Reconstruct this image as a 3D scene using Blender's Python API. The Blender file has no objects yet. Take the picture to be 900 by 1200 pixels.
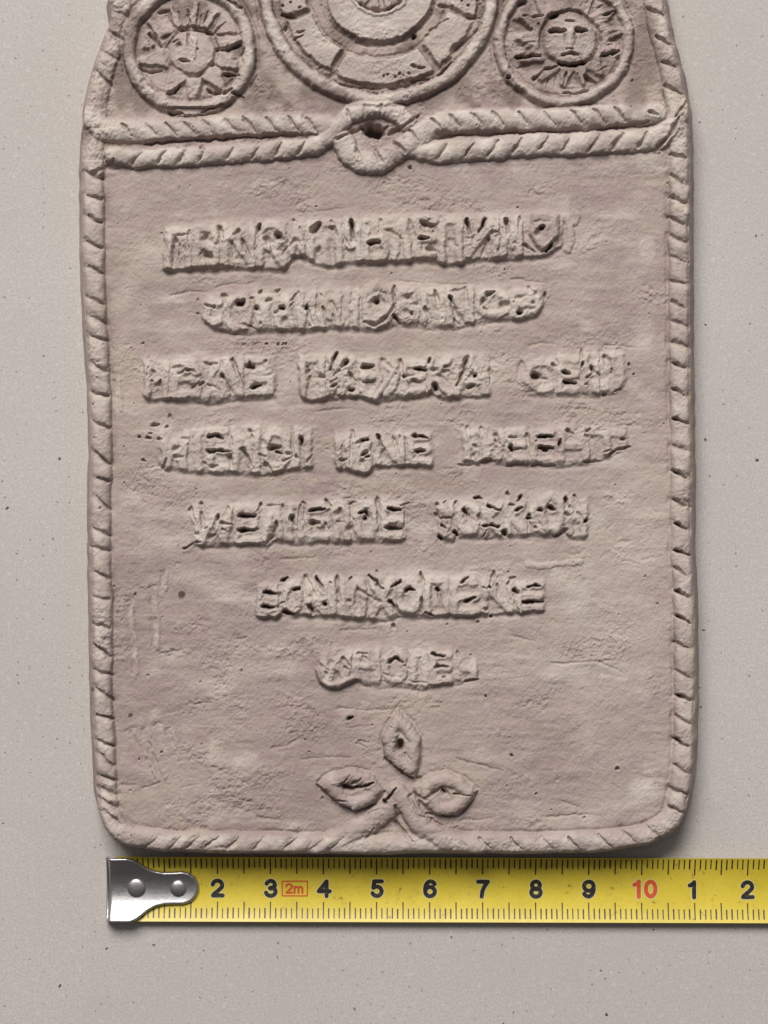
import bpy, math, random
import numpy as np
from math import radians, sin, cos, pi

# ------------------------------------------------------------------ units
S = 0.01 / 62.2            # metres per photographed pixel on the face of the plaque
T = 42.0                   # thickness of the plaque body, in those units
D = 2700.0                 # camera height above the face
CX, CY = 450.0, 600.0
def W(x, y, z): return ((x - CX) * S, (CY - y) * S, z * S)

scene = bpy.context.scene
col = scene.collection

# ------------------------------------------------------------------ camera
cd = bpy.data.cameras.new('camera'); cam = bpy.data.objects.new('camera', cd); col.objects.link(cam)
cam.location = (0, 0, (T + D) * S); cam.rotation_euler = (0, 0, 0)
cd.sensor_fit = 'VERTICAL'; cd.sensor_height = 24.0; cd.lens = 24.0 * D / 1200.0
cd.clip_start = 0.01; cd.clip_end = 20
scene.camera = cam

# ------------------------------------------------------------------ world and lamp
world = bpy.data.worlds.new("World"); scene.world = world; world.use_nodes = True
wn = world.node_tree.nodes; wl = world.node_tree.links
bg = wn['Background']
tc = wn.new('ShaderNodeTexCoord'); sp = wn.new('ShaderNodeSeparateXYZ'); mr = wn.new('ShaderNodeMapRange')
cr = wn.new('ShaderNodeMix'); cr.data_type = 'RGBA'
wl.new(tc.outputs['Generated'], sp.inputs[0]); wl.new(sp.outputs['Y'], mr.inputs['Value'])
mr.inputs['From Min'].default_value = -0.45; mr.inputs['From Max'].default_value = 0.85
wl.new(mr.outputs[0], cr.inputs['Factor'])
cr.inputs[6].default_value = (0.19, 0.175, 0.17, 1); cr.inputs[7].default_value = (0.93, 0.96, 1.0, 1)
wl.new(cr.outputs[2], bg.inputs['Color']); bg.inputs['Strength'].default_value = 0.38

def area_lamp(name, loc, target, size, power, colour):
    ld = bpy.data.lights.new(name, 'AREA'); ld.shape = 'RECTANGLE'
    ld.size, ld.size_y = size; ld.energy = power; ld.color = colour
    o = bpy.data.objects.new(name, ld); col.objects.link(o); o.location = loc
    from mathutils import Vector
    o.rotation_euler = (Vector(target) - Vector(loc)).to_track_quat('-Z', 'Y').to_euler()
    return o
area_lamp('window_light', (-0.42, 1.60, 1.78), (0, 0, 0), (1.30, 1.05), 74.0, (1.0, 0.975, 0.94))

scene.view_settings.view_transform = 'Standard'
scene.view_settings.look = 'None'
scene.view_settings.exposure = 0.0
scene.view_settings.gamma = 1.0
scene.view_settings.use_curve_mapping = False
scene.render.engine = 'CYCLES'

# ------------------------------------------------------------------ object helpers
def tag(o, label=None, cat=None, group=None, kind=None):
    if label: o['label'] = label
    if cat: o['category'] = cat
    if group: o['group'] = group
    if kind: o['kind'] = kind
    return o
def empty(name, loc):
    o = bpy.data.objects.new(name, None); col.objects.link(o); o.location = loc
    o.empty_display_size = 0.01
    return o
def mesh_obj(name, verts, faces, mat, parent=None, smooth=True):
    me = bpy.data.meshes.new(name)
    me.from_pydata([tuple(v) for v in verts], [], [tuple(f) for f in faces]); me.update()
    if smooth: me.polygons.foreach_set('use_smooth', [True] * len(me.polygons))
    me.materials.append(mat)
    o = bpy.data.objects.new(name, me); col.objects.link(o); o.parent = parent
    return o

# ------------------------------------------------------------------ materials
def new_mat(name):
    m = bpy.data.materials.new(name); m.use_nodes = True
    nt = m.node_tree; return m, nt.nodes, nt.links, nt.nodes['Principled BSDF']
def N(nodes, t, **kw):
    n = nodes.new(t)
    for k, v in kw.items():
        if k in n.inputs: n.inputs[k].default_value = v
        else: setattr(n, k, v)
    return n
def mixc(n, l, fac, a, b, mode='MIX'):
    m = n.new('ShaderNodeMix'); m.data_type = 'RGBA'; m.blend_type = mode
    for sock, v in ((0, fac), (6, a), (7, b)):
        if isinstance(v, (int, float, tuple)): m.inputs[sock].default_value = v
        else: l.new(v, m.inputs[sock])
    return m.outputs[2]
def ramp(n, l, src, a, b, lo=0.0, hi=1.0):
    m = n.new('ShaderNodeMapRange'); m.inputs['From Min'].default_value = a; m.inputs['From Max'].default_value = b
    m.inputs['To Min'].default_value = lo; m.inputs['To Max'].default_value = hi
    l.new(src, m.inputs['Value']); return m.outputs[0]

# fired clay
clay, n, l, bsdf = new_mat('fired_clay')
co = n.new('ShaderNodeTexCoord').outputs['Object']
def noise(scale, detail=4, rough=0.55, vec=None):
    t = N(n, 'ShaderNodeTexNoise', Scale=scale, Detail=detail, Roughness=rough)
    l.new(vec if vec is not None else co, t.inputs['Vector']); return t.outputs[0]
base = mixc(n, l, ramp(n, l, noise(30, 6, .65), .38, .62), (0.325, 0.242, 0.225, 1), (0.435, 0.346, 0.312, 1))
base = mixc(n, l, ramp(n, l, noise(150, 5, .7), .46, .66, 0, .55), base, (0.335, 0.252, 0.240, 1))
base = mixc(n, l, ramp(n, l, noise(110, 5, .7), .54, .72, 0, .45), base, (0.50, 0.42, 0.375, 1))
base = mixc(n, l, ramp(n, l, noise(75, 4), .52, .75, 0, .42), base, (0.44, 0.375, 0.315, 1))
base = mixc(n, l, ramp(n, l, noise(48, 4), .55, .8, 0, .45), base, (0.36, 0.275, 0.262, 1))
mp = n.new('ShaderNodeMapping'); mp.inputs['Scale'].default_value = (0.25, 1.6, 1); l.new(co, mp.inputs[0])
base = mixc(n, l, ramp(n, l, noise(420, 4, .7, mp.outputs[0]), .4, .72, 0, .32), base, (0.47, 0.41, 0.385, 1))
base = mixc(n, l, ramp(n, l, noise(2600, 3, .8), .48, .72, 0, .38), base, (0.30, 0.235, 0.222, 1))
base = mixc(n, l, ramp(n, l, noise(1800, 2, .8), .60, .74, 0, .5), base, (0.56, 0.50, 0.47, 1))
def attr(name):
    a = n.new('ShaderNodeAttribute'); a.attribute_name = name; return a.outputs['Fac']
base = mixc(n, l, attr('warm'), base, (0.45, 0.375, 0.29, 1))
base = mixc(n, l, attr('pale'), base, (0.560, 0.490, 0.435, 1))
base = mixc(n, l, attr('grime_and_dark'), base, (0.17, 0.125, 0.105, 1))
base = mixc(n, l, attr('spot'), base, (0.055, 0.032, 0.028, 1))
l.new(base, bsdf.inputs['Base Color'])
bsdf.inputs['Roughness'].default_value = 0.86
bsdf.inputs['Specular IOR Level'].default_value = 0.28
b1 = N(n, 'ShaderNodeBump', Strength=0.9, Distance=0.00012); l.new(noise(3200, 3, .75), b1.inputs['Height'])
b2 = N(n, 'ShaderNodeBump', Strength=0.5, Distance=0.00022); l.new(noise(900, 4, .65), b2.inputs['Height'])
l.new(b1.outputs[0], b2.inputs['Normal']); l.new(b2.outputs[0], bsdf.inputs['Normal'])

# speckled table tile
tile, n, l, bsdf = new_mat('speckled_tile')
co = n.new('ShaderNodeTexCoord').outputs['Object']
base = mixc(n, l, ramp(n, l, noise(18, 3), .35, .65), (0.510, 0.468, 0.437, 1), (0.550, 0.515, 0.482, 1))
base = mixc(n, l, ramp(n, l, noise(2400, 3, .8), .38, .62, 0, .8), base, (0.40, 0.365, 0.345, 1))
base = mixc(n, l, ramp(n, l, noise(900, 2, .7), .56, .72, 0, .45), base, (0.61, 0.58, 0.545, 1))
def specks(scale, rmin, rmax, density, seedoff):
    mpp = n.new('ShaderNodeMapping'); mpp.inputs['Location'].default_value = (seedoff, seedoff * .7, 0.0)
    l.new(co, mpp.inputs[0])
    nz = N(n, 'ShaderNodeTexNoise', Scale=900.0, Detail=2.0); l.new(mpp.outputs[0], nz.inputs['Vector'])
    ad = n.new('ShaderNodeMix'); ad.data_type = 'RGBA'; ad.blend_type = 'LINEAR_LIGHT'; ad.inputs[0].default_value = 0.0006
    l.new(mpp.outputs[0], ad.inputs[6]); l.new(nz.outputs[1], ad.inputs[7])
    v = N(n, 'ShaderNodeTexVoronoi', voronoi_dimensions='2D', Scale=scale); l.new(ad.outputs[2], v.inputs['Vector'])
    sc = n.new('ShaderNodeSeparateColor'); l.new(v.outputs['Color'], sc.inputs[0])
    # radius depends on the cell, most cells have none
    r = ramp(n, l, sc.outputs[0], 1 - density, 1.0, rmin * scale, rmax * scale)
    gate = n.new('ShaderNodeMath'); gate.operation = 'GREATER_THAN'; gate.inputs[1].default_value = 1 - density
    l.new(sc.outputs[0], gate.inputs[0])
    d = n.new('ShaderNodeMath'); d.operation = 'SUBTRACT'; l.new(r, d.inputs[0]); l.new(v.outputs['Distance'], d.inputs[1])
    e = ramp(n, l, d.outputs[0], -0.00005 * scale, 0.00012 * scale)
    m = n.new('ShaderNodeMath'); m.operation = 'MULTIPLY'; l.new(e, m.inputs[0]); l.new(gate.outputs[0], m.inputs[1])
    return m.outputs[0], sc.outputs[1]
k, c = specks(620, .00007, .00017, .30, 3.1); base = mixc(n, l, k, base, (0.60, 0.585, 0.565, 1))
k, c = specks(400, .00006, .00019, .42, 1.7)
shade = ramp(n, l, c, 0, 1, .55, .95)
mk = n.new('ShaderNodeMath'); mk.operation = 'MULTIPLY'; l.new(k, mk.inputs[0]); l.new(shade, mk.inputs[1])
base = mixc(n, l, mk.outputs[0], base, (0.09, 0.085, 0.085, 1))
k, c = specks(105, .00016, .00032, .22, 5.3); base = mixc(n, l, k, base, (0.035, 0.032, 0.034, 1))
base = mixc(n, l, ramp(n, l, noise(60, 5, .7), .56, .80, 0, .5), base, (0.43, 0.385, 0.355, 1))
k, c = specks(520, .00005, .00013, .22, 8.9); base = mixc(n, l, k, base, (0.46, 0.34, 0.29, 1))
l.new(base, bsdf.inputs['Base Color'])
bsdf.inputs['Roughness'].default_value = 0.62; bsdf.inputs['Specular IOR Level'].default_value = 0.3
b1 = N(n, 'ShaderNodeBump', Strength=0.35, Distance=0.00008); l.new(noise(2600, 3, .7), b1.inputs['Height'])
l.new(b1.outputs[0], bsdf.inputs['Normal'])

# tape measure
blade_m, n, l, bsdf = new_mat('yellow_blade')
co = n.new('ShaderNodeTexCoord').outputs['Object']
base = mixc(n, l, ramp(n, l, noise(90, 4), .3, .7), (0.60, 0.46, 0.036, 1), (0.68, 0.53, 0.06, 1))
base = mixc(n, l, ramp(n, l, noise(1400, 3, .7), .55, .75, 0, .35), base, (0.36, 0.25, 0.03, 1))
base = mixc(n, l, ramp(n, l, noise(260, 5, .75), .52, .70, 0, .3), base, (0.42, 0.31, 0.05, 1))
k = ramp(n, l, noise(520, 3, .8), .64, .70, 0, .7); base = mixc(n, l, k, base, (0.20, 0.13, 0.03, 1))
l.new(base, bsdf.inputs['Base Color']); bsdf.inputs['Roughness'].default_value = 0.38
b1 = N(n, 'ShaderNodeBump', Strength=0.25, Distance=0.00008); l.new(noise(900, 3), b1.inputs['Height']); l.new(b1.outputs[0], bsdf.inputs['Normal'])
def ink(name, colour, wear):
    m, nn, ll, b = new_mat(name)
    cc = nn.new('ShaderNodeTexCoord').outputs['Object']
    t = N(nn, 'ShaderNodeTexNoise', Scale=1900.0, Detail=3.0); ll.new(cc, t.inputs['Vector'])
    m2 = nn.new('ShaderNodeMapRange'); m2.inputs['From Min'].default_value = .55; m2.inputs['From Max'].default_value = .72
    m2.inputs['To Max'].default_value = wear; ll.new(t.outputs[0], m2.inputs['Value'])
    mm = nn.new('ShaderNodeMix'); mm.data_type = 'RGBA'; ll.new(m2.outputs[0], mm.inputs[0])
    mm.inputs[6].default_value = colour; mm.inputs[7].default_value = (0.34, 0.25, 0.04, 1)
    ll.new(mm.outputs[2], b.inputs['Base Color']); b.inputs['Roughness'].default_value = 0.45
    return m
ink_black = ink('black_ink', (0.018, 0.015, 0.016, 1), .25)
ink_tick = ink('tick_ink', (0.022, 0.016, 0.009, 1), .35)
ink_red = ink('red_ink', (0.56, 0.085, 0.022, 1), .2)
ink_pale = ink('pale_ink', (0.62, 0.54, 0.22, 1), .1)
def metal(name, colour, r0, r1):
    m, nn, ll, b = new_mat(name)
    b.inputs['Metallic'].default_value = 1.0; b.inputs['Base Color'].default_value = colour
    cc = nn.new('ShaderNodeTexCoord').outputs['Object']
    t = N(nn, 'ShaderNodeTexNoise', Scale=700.0, Detail=5.0, Roughness=.75); ll.new(cc, t.inputs['Vector'])
    m2 = nn.new('ShaderNodeMapRange'); m2.inputs['To Min'].default_value = r0; m2.inputs['To Max'].default_value = r1
    ll.new(t.outputs[0], m2.inputs['Value']); ll.new(m2.outputs[0], b.inputs['Roughness'])
    bb = N(nn, 'ShaderNodeBump', Strength=0.30, Distance=0.00018); ll.new(t.outputs[0], bb.inputs['Height']); ll.new(bb.outputs[0], b.inputs['Normal'])
    return m
steel = metal('nickel_plate', (0.50, 0.485, 0.485, 1), .28, .50)
rivet_m = metal('rivet_steel', (0.50, 0.47, 0.46, 1), .25, .5)

# ------------------------------------------------------------------ table
def quad_grid(x0, x1, y0, y1, z):
    return [(x0, y0, z), (x1, y0, z), (x1, y1, z), (x0, y1, z)], [(0, 1, 2, 3)]
v, f = quad_grid(-0.9, 0.9, -0.9, 0.9, 0.0)
top = mesh_obj('tabletop', v, f, tile, None, False); tag(top, kind='structure')

# ================================================================== THE PLAQUE
X0, X1, Y0, Y1 = 78, 842, -196, 1016
NX, NY = X1 - X0 + 1, Y1 - Y0 + 1
gx, gy = np.meshgrid(np.arange(X0, X1 + 1, dtype=np.float32), np.arange(Y0, Y1 + 1, dtype=np.float32))

def vnoise(cx, cy, seed, octaves=1, gain=.5):
    out = np.zeros((NY, NX), np.float32); amp = 1.0; tot = 0
    for o in range(octaves):
        rs = np.random.RandomState(seed + 17 * o)
        sx, sy = cx / 2 ** o, cy / 2 ** o
        mx, my = int(NX / sx) + 3, int(NY / sy) + 3
        g = rs.rand(my, mx).astype(np.float32) * 2 - 1
        ux = np.arange(NX) / sx; uy = np.arange(NY) / sy
        ix = ux.astype(int); iy = uy.astype(int); fx = (ux - ix); fy = (uy - iy)
        fx = (fx * fx * (3 - 2 * fx)).astype(np.float32); fy = (fy * fy * (3 - 2 * fy)).astype(np.float32)
        a = g[iy][:, ix]; b = g[iy][:, ix + 1]; c = g[iy + 1][:, ix]; d = g[iy + 1][:, ix + 1]
        r = (a * (1 - fx) + b * fx) * (1 - fy)[:, None] + (c * (1 - fx) + d * fx) * fy[:, None]
        out += amp * r; tot += amp; amp *= gain
    return out / tot
def sstep(a, b, x):
    t = np.clip((x - a) / (b - a), 0, 1); return t * t * (3 - 2 * t)

# wobble of every hand made edge
wx_ = vnoise(7, 7, 1, 2) * 1.5 + vnoise(28, 28, 2) * 1.6 + vnoise(3, 3, 3) * .5
wy_ = vnoise(7, 7, 4, 2) * 1.5 + vnoise(28, 28, 5) * 1.6 + vnoise(3, 3, 6) * .5
PX = gx + wx_; PY = gy + wy_
fine = vnoise(2.2, 2.2, 10, 2)
med = vnoise(9, 9, 11, 3)
crumb = vnoise(4.5, 4.5, 12, 2)
big = vnoise(70, 55, 13, 2)
drag = vnoise(38, 4.5, 14, 3)
drag2 = vnoise(70, 11, 15, 2)
diag = vnoise(16, 16, 16, 3)

def win(xa, ya, xb, yb, pad):
    i0 = max(0, int(min(ya, yb) - pad - Y0)); i1 = min(NY, int(max(ya, yb) + pad - Y0) + 2)
    j0 = max(0, int(min(xa, xb) - pad - X0)); j1 = min(NX, int(max(xa, xb) + pad - X0) + 2)
    return slice(i0, max(i0, i1)), slice(j0, max(j0, j1))
def segdist(X, Y, x1, y1, x2, y2):
    dx, dy = x2 - x1, y2 - y1; L = dx * dx + dy * dy
    t = np.clip(((X - x1) * dx + (Y - y1) * dy) / L, 0, 1) if L > 1e-6 else 0.0
    return np.hypot(X - (x1 + t * dx), Y - (y1 + t * dy)), t
def poly_inside(X, Y, pts):
    """signed distance, positive inside"""
    d = np.full(X.shape, 1e9, np.float32); ins = np.zeros(X.shape, bool)
    for (x1, y1), (x2, y2) in zip(pts, pts[1:] + pts[:1]):
        dd, _ = segdist(X, Y, x1, y1, x2, y2); d = np.minimum(d, dd)
        if y1 != y2:
            c = ((y1 > Y) != (y2 > Y)) & (X < (x2 - x1) * (Y - y1) / (y2 - y1) + x1); ins ^= c
    return np.where(ins, d, -d)

outline = [(128, 0), (131, 22), (125, 36), (116, 61), (108, 86), (102, 115), (99, 153), (97, 192), (97, 250), (98, 320), (101, 390), (105, 450),
           (107, 520), (106, 640), (107, 740), (108, 800), (111, 870), (113, 925), (116, 952), (123, 971), (134, 984), (152, 992), (195, 998), (300, 1000),
           (450, 1001), (600, 1000), (700, 998), (728, 995), (757, 990), (779, 981), (796, 968), (805, 950), (809, 925), (812, 880), (814, 820), (813, 740),
           (811, 620), (810, 500), (809, 400), (808, 300), (808, 200), (807, 150), (805, 123), (801, 105), (797, 80), (790, 52), (783, 25), (779, 0),
           (768, -45), (742, -95), (700, -136), (640, -163), (560, -180), (450, -186), (345, -180), (262, -162), (200, -132), (158, -92), (136, -45)]
dist = poly_inside(gx + vnoise(60, 60, 20) * 1.2 + vnoise(14, 14, 21) * .8, gy + vnoise(60, 60, 22) * 1.2 + vnoise(14, 14, 23) * .8, outline)

H = np.zeros((NY, NX), np.float32)           # relief above the sunk panel
C = np.zeros((NY, NX), np.float32)           # carved depth
LIP = np.zeros((NY, NX), np.float32)
ROUGH = np.full((NY, NX), .35, np.float32)
grime_and_dark = np.zeros((NY, NX), np.float32); pale = np.zeros((NY, NX), np.float32)
warm = np.zeros((NY, NX), np.float32); spot = np.zeros((NY, NX), np.float32)
LAB = np.zeros((NY, NX), np.int32)           # which part a vertex belongs to
PARTS = [('panel', None, 'sunk flat panel and side walls of the plaque')]
def part(name, parent=0, label=None):
    PARTS.append((name, parent, label)); return len(PARTS) - 1

def gouge(x1, y1, x2, y2, r, dep, hard=1.0):
    w = win(x1, y1, x2, y2, r * 3 + 3)
    d, t = segdist(PX[w], PY[w], x1, y1, x2, y2)
    L_ = math.hypot(x2 - x1, y2 - y1)
    tp_ = 1.0 if L_ < 2.2 * r else (1.12 - .55 * t ** 1.4 - .25 * np.clip(1 - t * 6, 0, 1))
    rr = r * (1.0 + .32 * med[w] + .18 * crumb[w]) * tp_
    q = np.clip(1 - d / ((1.32 if dep > 8.5 else 1.5) * rr), 0, 1)
    dd = dep * (1.5 if dep > 8.5 else 1.05) * (hard if hard != 1.0 else 1.0)
    f = dd * (.45 * q + .55 * sstep(0, .8, q)) * (tp_ if L_ >= 2.2 * r else 1.0)
    C[w] = np.maximum(C[w], f)
    LIP[w] = np.maximum(LIP[w], min(.8, .09 * dep) * (.5 + .9 * np.clip(fine[w] + .4, 0, 1)) * np.exp(-((d - 2.2 * rr) / (.7 * rr + .5)) ** 2))
BROAD = np.zeros((NY, NX), np.float32)
def waist(x1, y1, x2, y2, r, dep):
    w = win(x1, y1, x2, y2, r * 3)
    d, t = segdist(PX[w], PY[w], x1, y1, x2, y2); BROAD[w] = np.maximum(BROAD[w], dep * np.exp(-(d / r) ** 2))
def dot(x, y, r, dep): gouge(x, y, x, y, r, dep)
def line(pts, r, dep):
    for a, b in zip(pts, pts[1:]): gouge(a[0], a[1], b[0], b[1], r, dep)
def ridge(pts, r, h, add=False, lab=None, k=1.0):
    xs = [p[0] for p in pts]; ys = [p[1] for p in pts]
    w = win(min(xs), min(ys), max(xs), max(ys), r + 4)
    d = np.full(PX[w].shape, 1e9, np.float32)
    for a, b in zip(pts, pts[1:]): d = np.minimum(d, segdist(PX[w], PY[w], *a, *b)[0])
    f = h * np.sqrt(np.clip(1 - (d / r) ** 2, 0, 1)) ** k
    if add: H[w] += f
    else: H[w] = np.maximum(H[w], f)
    if lab is not None: LAB[w] = np.where(d < r, lab, LAB[w])
def mound(pts, h, soft, lab=None, add=False, floor=0.0):
    xs = [p[0] for p in pts]; ys = [p[1] for p in pts]
    w = win(min(xs), min(ys), max(xs), max(ys), soft + 4)
    d = poly_inside(PX[w], PY[w], pts)
    f = floor + (h - floor) * sstep(-soft * .4, soft, d)
    f = np.where(d < -soft * .4, 0, f)
    if add: H[w] += f
    else: H[w] = np.maximum(H[w], f)
    if lab is not None: LAB[w] = np.where(d > 0, lab, LAB[w])
def smear(field, pts, r, v):
    xs = [p[0] for p in pts]; ys = [p[1] for p in pts]
    w = win(min(xs), min(ys), max(xs), max(ys), 2 * r + 4)
    d = np.full(PX[w].shape, 1e9, np.float32)
    if len(pts) == 1: d = np.hypot(PX[w] - pts[0][0], PY[w] - pts[0][1])
    for a, b in zip(pts, pts[1:]): d = np.minimum(d, segdist(PX[w], PY[w], *a, *b)[0])
    field[w] = np.maximum(field[w], v * (1 - sstep(.4 * r, 1.4 * r, d + med[w] * r * .5)))

# ---- sunk panel, hand smoothed
H += 2.2 * big + .30 * drag + .8 * drag2 + .45 * diag
upper = 1 - sstep(128, 140, gy)
upper = 1 - sstep(120, 175, gy); H += upper * (-1.5)

# ---- border rope
LEFT = gx < 300; RIGHT = gx > 600
ropeid = {}
amp = np.full((NY, NX), 9.0, np.float32)
amp = np.where(LEFT & (gy < 190), 5.5, amp)
rd = (dist - 12.5 + 1.1 * vnoise(16, 16, 31)) / 12.0
H = np.maximum(H, amp * (1 + .16 * vnoise(18, 18, 30)) * np.sqrt(np.clip(1 - rd ** 2, 0, 1)) ** .85 * np.where(dist > 0, 1, 0))
H = np.where((dist < 12), np.maximum(H, 3.0), H)
# recess line where rope meets panel
C = np.maximum(C, 1.8 * np.exp(-((dist - 26) / 2.2) ** 2) * (.6 + .7 * vnoise(22, 22, 33)) * (gy > 190))
rope_left = part('border_rope'); rope_right = part('border_rope'); rope_bottom = part('border_rope'); rope_arch = part('border_rope')
bm = (dist < 24) & (dist > 1.5)
LAB[bm & (gy <= 0)] = rope_arch
LAB[bm & (gx < 450) & (gy > 0) & (gy < 975)] = rope_left
LAB[bm & (gx > 450) & (gy > 0) & (gy < 965)] = rope_right
LAB[bm & (gy > 965) & ((gy > 975) | (gx > 450))] = rope_bottom

left_cuts = [(18, 3), (42, 4), (66, 3), (92, 4), (207, 5), (232, 5.5), (258, 6), (288, 4), (318, 5), (353, 5.5), (375, 3.5), (396, 5), (430, 5.5), (463, 6), (497, 6), (537, 6.5), (563, 5), (590, 4), (625, 4.5),
             (645, 3.5), (675, 6), (702, 3), (733, 4), (762, 6), (787, 5), (813, 7), (841, 6), (870, 5.5), (890, 4), (912, 5), (928, 4), (942, 4.5), (960, 3)]
right_cuts = [(16, 7), (50, 7), (78, 7), (107, 7), (185, 7), (212, 6), (235, 8), (259, 7), (281, 4), (304, 3.5), (331, 5), (357, 6), (380, 3.5), (404, 4.5), (428, 8), (460, 8), (494, 9), (526, 3.5), (556, 10),
              (591, 7), (617, 9), (647, 9), (670, 7), (696, 9), (727, 9), (756, 7), (790, 6), (818, 10), (844, 6), (870, 10), (900, 5), (928, 7), (948, 8)]
oy = np.array([p[1] for p in outline[:23]] ); ox = np.array([p[0] for p in outline[:23]])
def xl(y): return float(np.interp(y, oy, ox))
ro = sorted([(p[1], p[0]) for p in outline[30:48]])
def xr(y): return float(np.interp(y, [a for a, b in ro], [b for a, b in ro]))
rng = random.Random(4)
for y, d in left_cuts:
    x = xl(y); s = rng.uniform(2.5, 8.0); s2 = s * rng.uniform(.6, 1.2); gouge(x + 22, y + s2, x + 3.5 + rng.uniform(-1, 4), y - s, 1.8, d * rng.uniform(.7, 1.1)); waist(x + 3, y - s, x + 22, y + s2, 4.5, rng.uniform(2.2, 4.6))
for y, d in right_cuts:
    x = xr(y); s = rng.uniform(3.0, 5.5)
    gouge(x - 22, y - s, x - 6 + rng.uniform(-3, 2), y + s * .9, 1.2 + d * .07, d * .78); waist(x - 23, y - s, x - 5, y + s, 4.5, rng.uniform(2.0, 4.2))
    if d > 7: gouge(x - 20, y - s * .8, x - 12, y + s * .1, 2.3, d * 1.05)
bottom_cuts = [(176, 3, -1), (205, 3, -1), (226, 4, -1), (248, 5, -1), (272, 5, -1), (305, 3, -1), (341, 4, -1), (372, 3, -1), (395, 3, -1), (568, 5, 1), (604, 5, 1), (640, 3, 1), (671, 7, 1), (709, 5.5, 1), (737, 4, 1), (765, 3, 1)]
for x, d, s in bottom_cuts:
    yb = 987 if x < 700 else 987 - (x - 700) * .2
    gouge(x - 7, yb - 7 * s, x + 8, yb + 7 * s, 1.1, d * .75); waist(x - 8, yb - 8 * s, x + 8, yb + 8 * s, 4.5, 2.6)
# turns of the rope between the cuts
core = (dist > 4) & (dist < 21)
def turns(mask, vals, coordfield, parent):
    for a, b in zip(vals, vals[1:]):
        i = part('rope_turn', parent); LAB[mask & (coordfield > a + 1.5) & (coordfield < b - 1.5) & (LAB == parent)] = i
slant = np.clip(dist - 12, -9, 9)
turns(core, [2] + [c[0] for c in left_cuts] + [973], gy - slant * .5, rope_left)
turns(core, [2] + [c[0] for c in right_cuts] + [964], gy + slant * .45, rope_right)
turns(core, [140] + [c[0] for c in bottom_cuts] + [790], gx, rope_bottom)
smear(grime_and_dark, [(100, 150), (102, 158)], 9, .55); smear(grime_and_dark, [(126, 95), (121, 118)], 8, .4); smear(grime_and_dark, [(142, 20), (132, 40)], 7, .5)
ROUGH += (dist < 25) * .3 + 1.1 * LEFT * (1 - sstep(150, 215, gy)) * (dist < 30)

# ---- medallion field, upper part
rec = sstep(0, 1, (dist - 24) / 4) * (1 - sstep(126, 134, gy))
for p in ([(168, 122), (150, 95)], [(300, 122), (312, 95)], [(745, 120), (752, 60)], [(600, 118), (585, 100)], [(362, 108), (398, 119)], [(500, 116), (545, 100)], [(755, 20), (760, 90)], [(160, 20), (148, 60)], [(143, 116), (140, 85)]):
    smear(grime_and_dark, p, 13, .62)

def ring(cx, cy, rx, ry, half, h, lab):
    w = win(cx - rx, cy - ry, cx + rx, cy + ry, half + 5)
    q = np.hypot((PX[w] - cx) / rx, (PY[w] - cy) / ry); d = (q - 1) * (rx + ry) / 2
    f = h * np.sqrt(np.clip(1 - (d / half) ** 2, 0, 1))
    H[w] = np.maximum(H[w], f * (1 + .12 * med[w])); LAB[w] = np.where(np.abs(d) < half, lab, LAB[w])
    C[w] = np.maximum(C[w], 3.0 * np.exp(-((d - half - 2) / 2.4) ** 2)); C[w] = np.maximum(C[w], 2.2 * np.exp(-((d + half + 1.5) / 2.0) ** 2))
def plate(cx, cy, rx, ry, h, lab, dome=2.0, edge=3.0):
    w = win(cx - rx, cy - ry, cx + rx, cy + ry, 5)
    q = np.hypot((PX[w] - cx) / rx, (PY[w] - cy) / ry); d = (1 - q) * (rx + ry) / 2
    f = np.where(d > -1, h * sstep(-1, edge, d) + dome * np.clip(1 - q * q, 0, 1), 0)
    H[w] = np.where(d > -1, np.maximum(H[w], f), H[w])
    if lab is not None: LAB[w] = np.where(d > 0, lab, LAB[w])
def rays(cx, cy, r0, r1, specs, parent, h=6.5):
    for a, wd, rr in specs:
        if cx > 400: wd = wd * 1.55
        a = radians(a); w_ = radians(wd)
        ex = (1.0 if cx < 400 else 1.1)
        tip = (cx + rr * r1 * cos(a) * ex, cy + rr * r1 * sin(a))
        tip2 = (cx + rr * r1 * .99 * cos(a + .10) * ex, cy + rr * r1 * .99 * sin(a + .10))
        b1 = (cx + r0 * cos(a - w_) * ex, cy + r0 * sin(a - w_)); b2 = (cx + r0 * cos(a + w_) * ex, cy + r0 * sin(a + w_))
        mound([b1, tip, tip2, b2], h, 3.4, part('sun_ray', parent))

# left sun
ms = part('medallion', 0, 'left round medallion with a split sun face and broad pointed rays')
w = win(222 - 68, 58 - 68, 222 + 68, 58 + 68, 2); LAB[w] = np.where(np.hypot(gx[w] - 222, gy[w] - 58) < 66, ms, LAB[w])
ring(222, 57, 71, 71, 8, 8.5, part('rim', ms))
rays(226, 61, 31, 64, [(-148, 32, 1.02), (167, 29, 1.06), (120, 28, 1.04), (86, 24, 1.0), (48, 32, .96), (14, 25, 1.04), (-18, 21, 1.0), (-60, 14, .92), (-88, 18, .95), (-118, 15, .95)], ms)
C[win(196, 32, 256, 92, 3)] = 0
w = win(226 - 34, 61 - 34, 226 + 34, 61 + 34, 2)
plate(225, 61, 28, 27, 5.0, part('sun_face', ms), 3, 3.5)
q = np.hypot((PX - 225) / 30.5, (PY - 61) / 29.5); C = np.maximum(C, 2.6 * np.exp(-((q - 1) * 28 / 1.4) ** 2) * (.55 + .6 * sstep(-20, 20, gy - 61)))
mound([(223, 42), (236, 42), (234, 74), (224, 72)], 10.5, 6)
line([(222, 38), (222, 55)], 1.5, 6); dot(211, 54, 4, 5); dot(211, 53, 2.2, 7); gouge(213, 71, 223, 73, 2.0, 7); gouge(204, 50, 212, 48, 1.2, 3)
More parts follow.
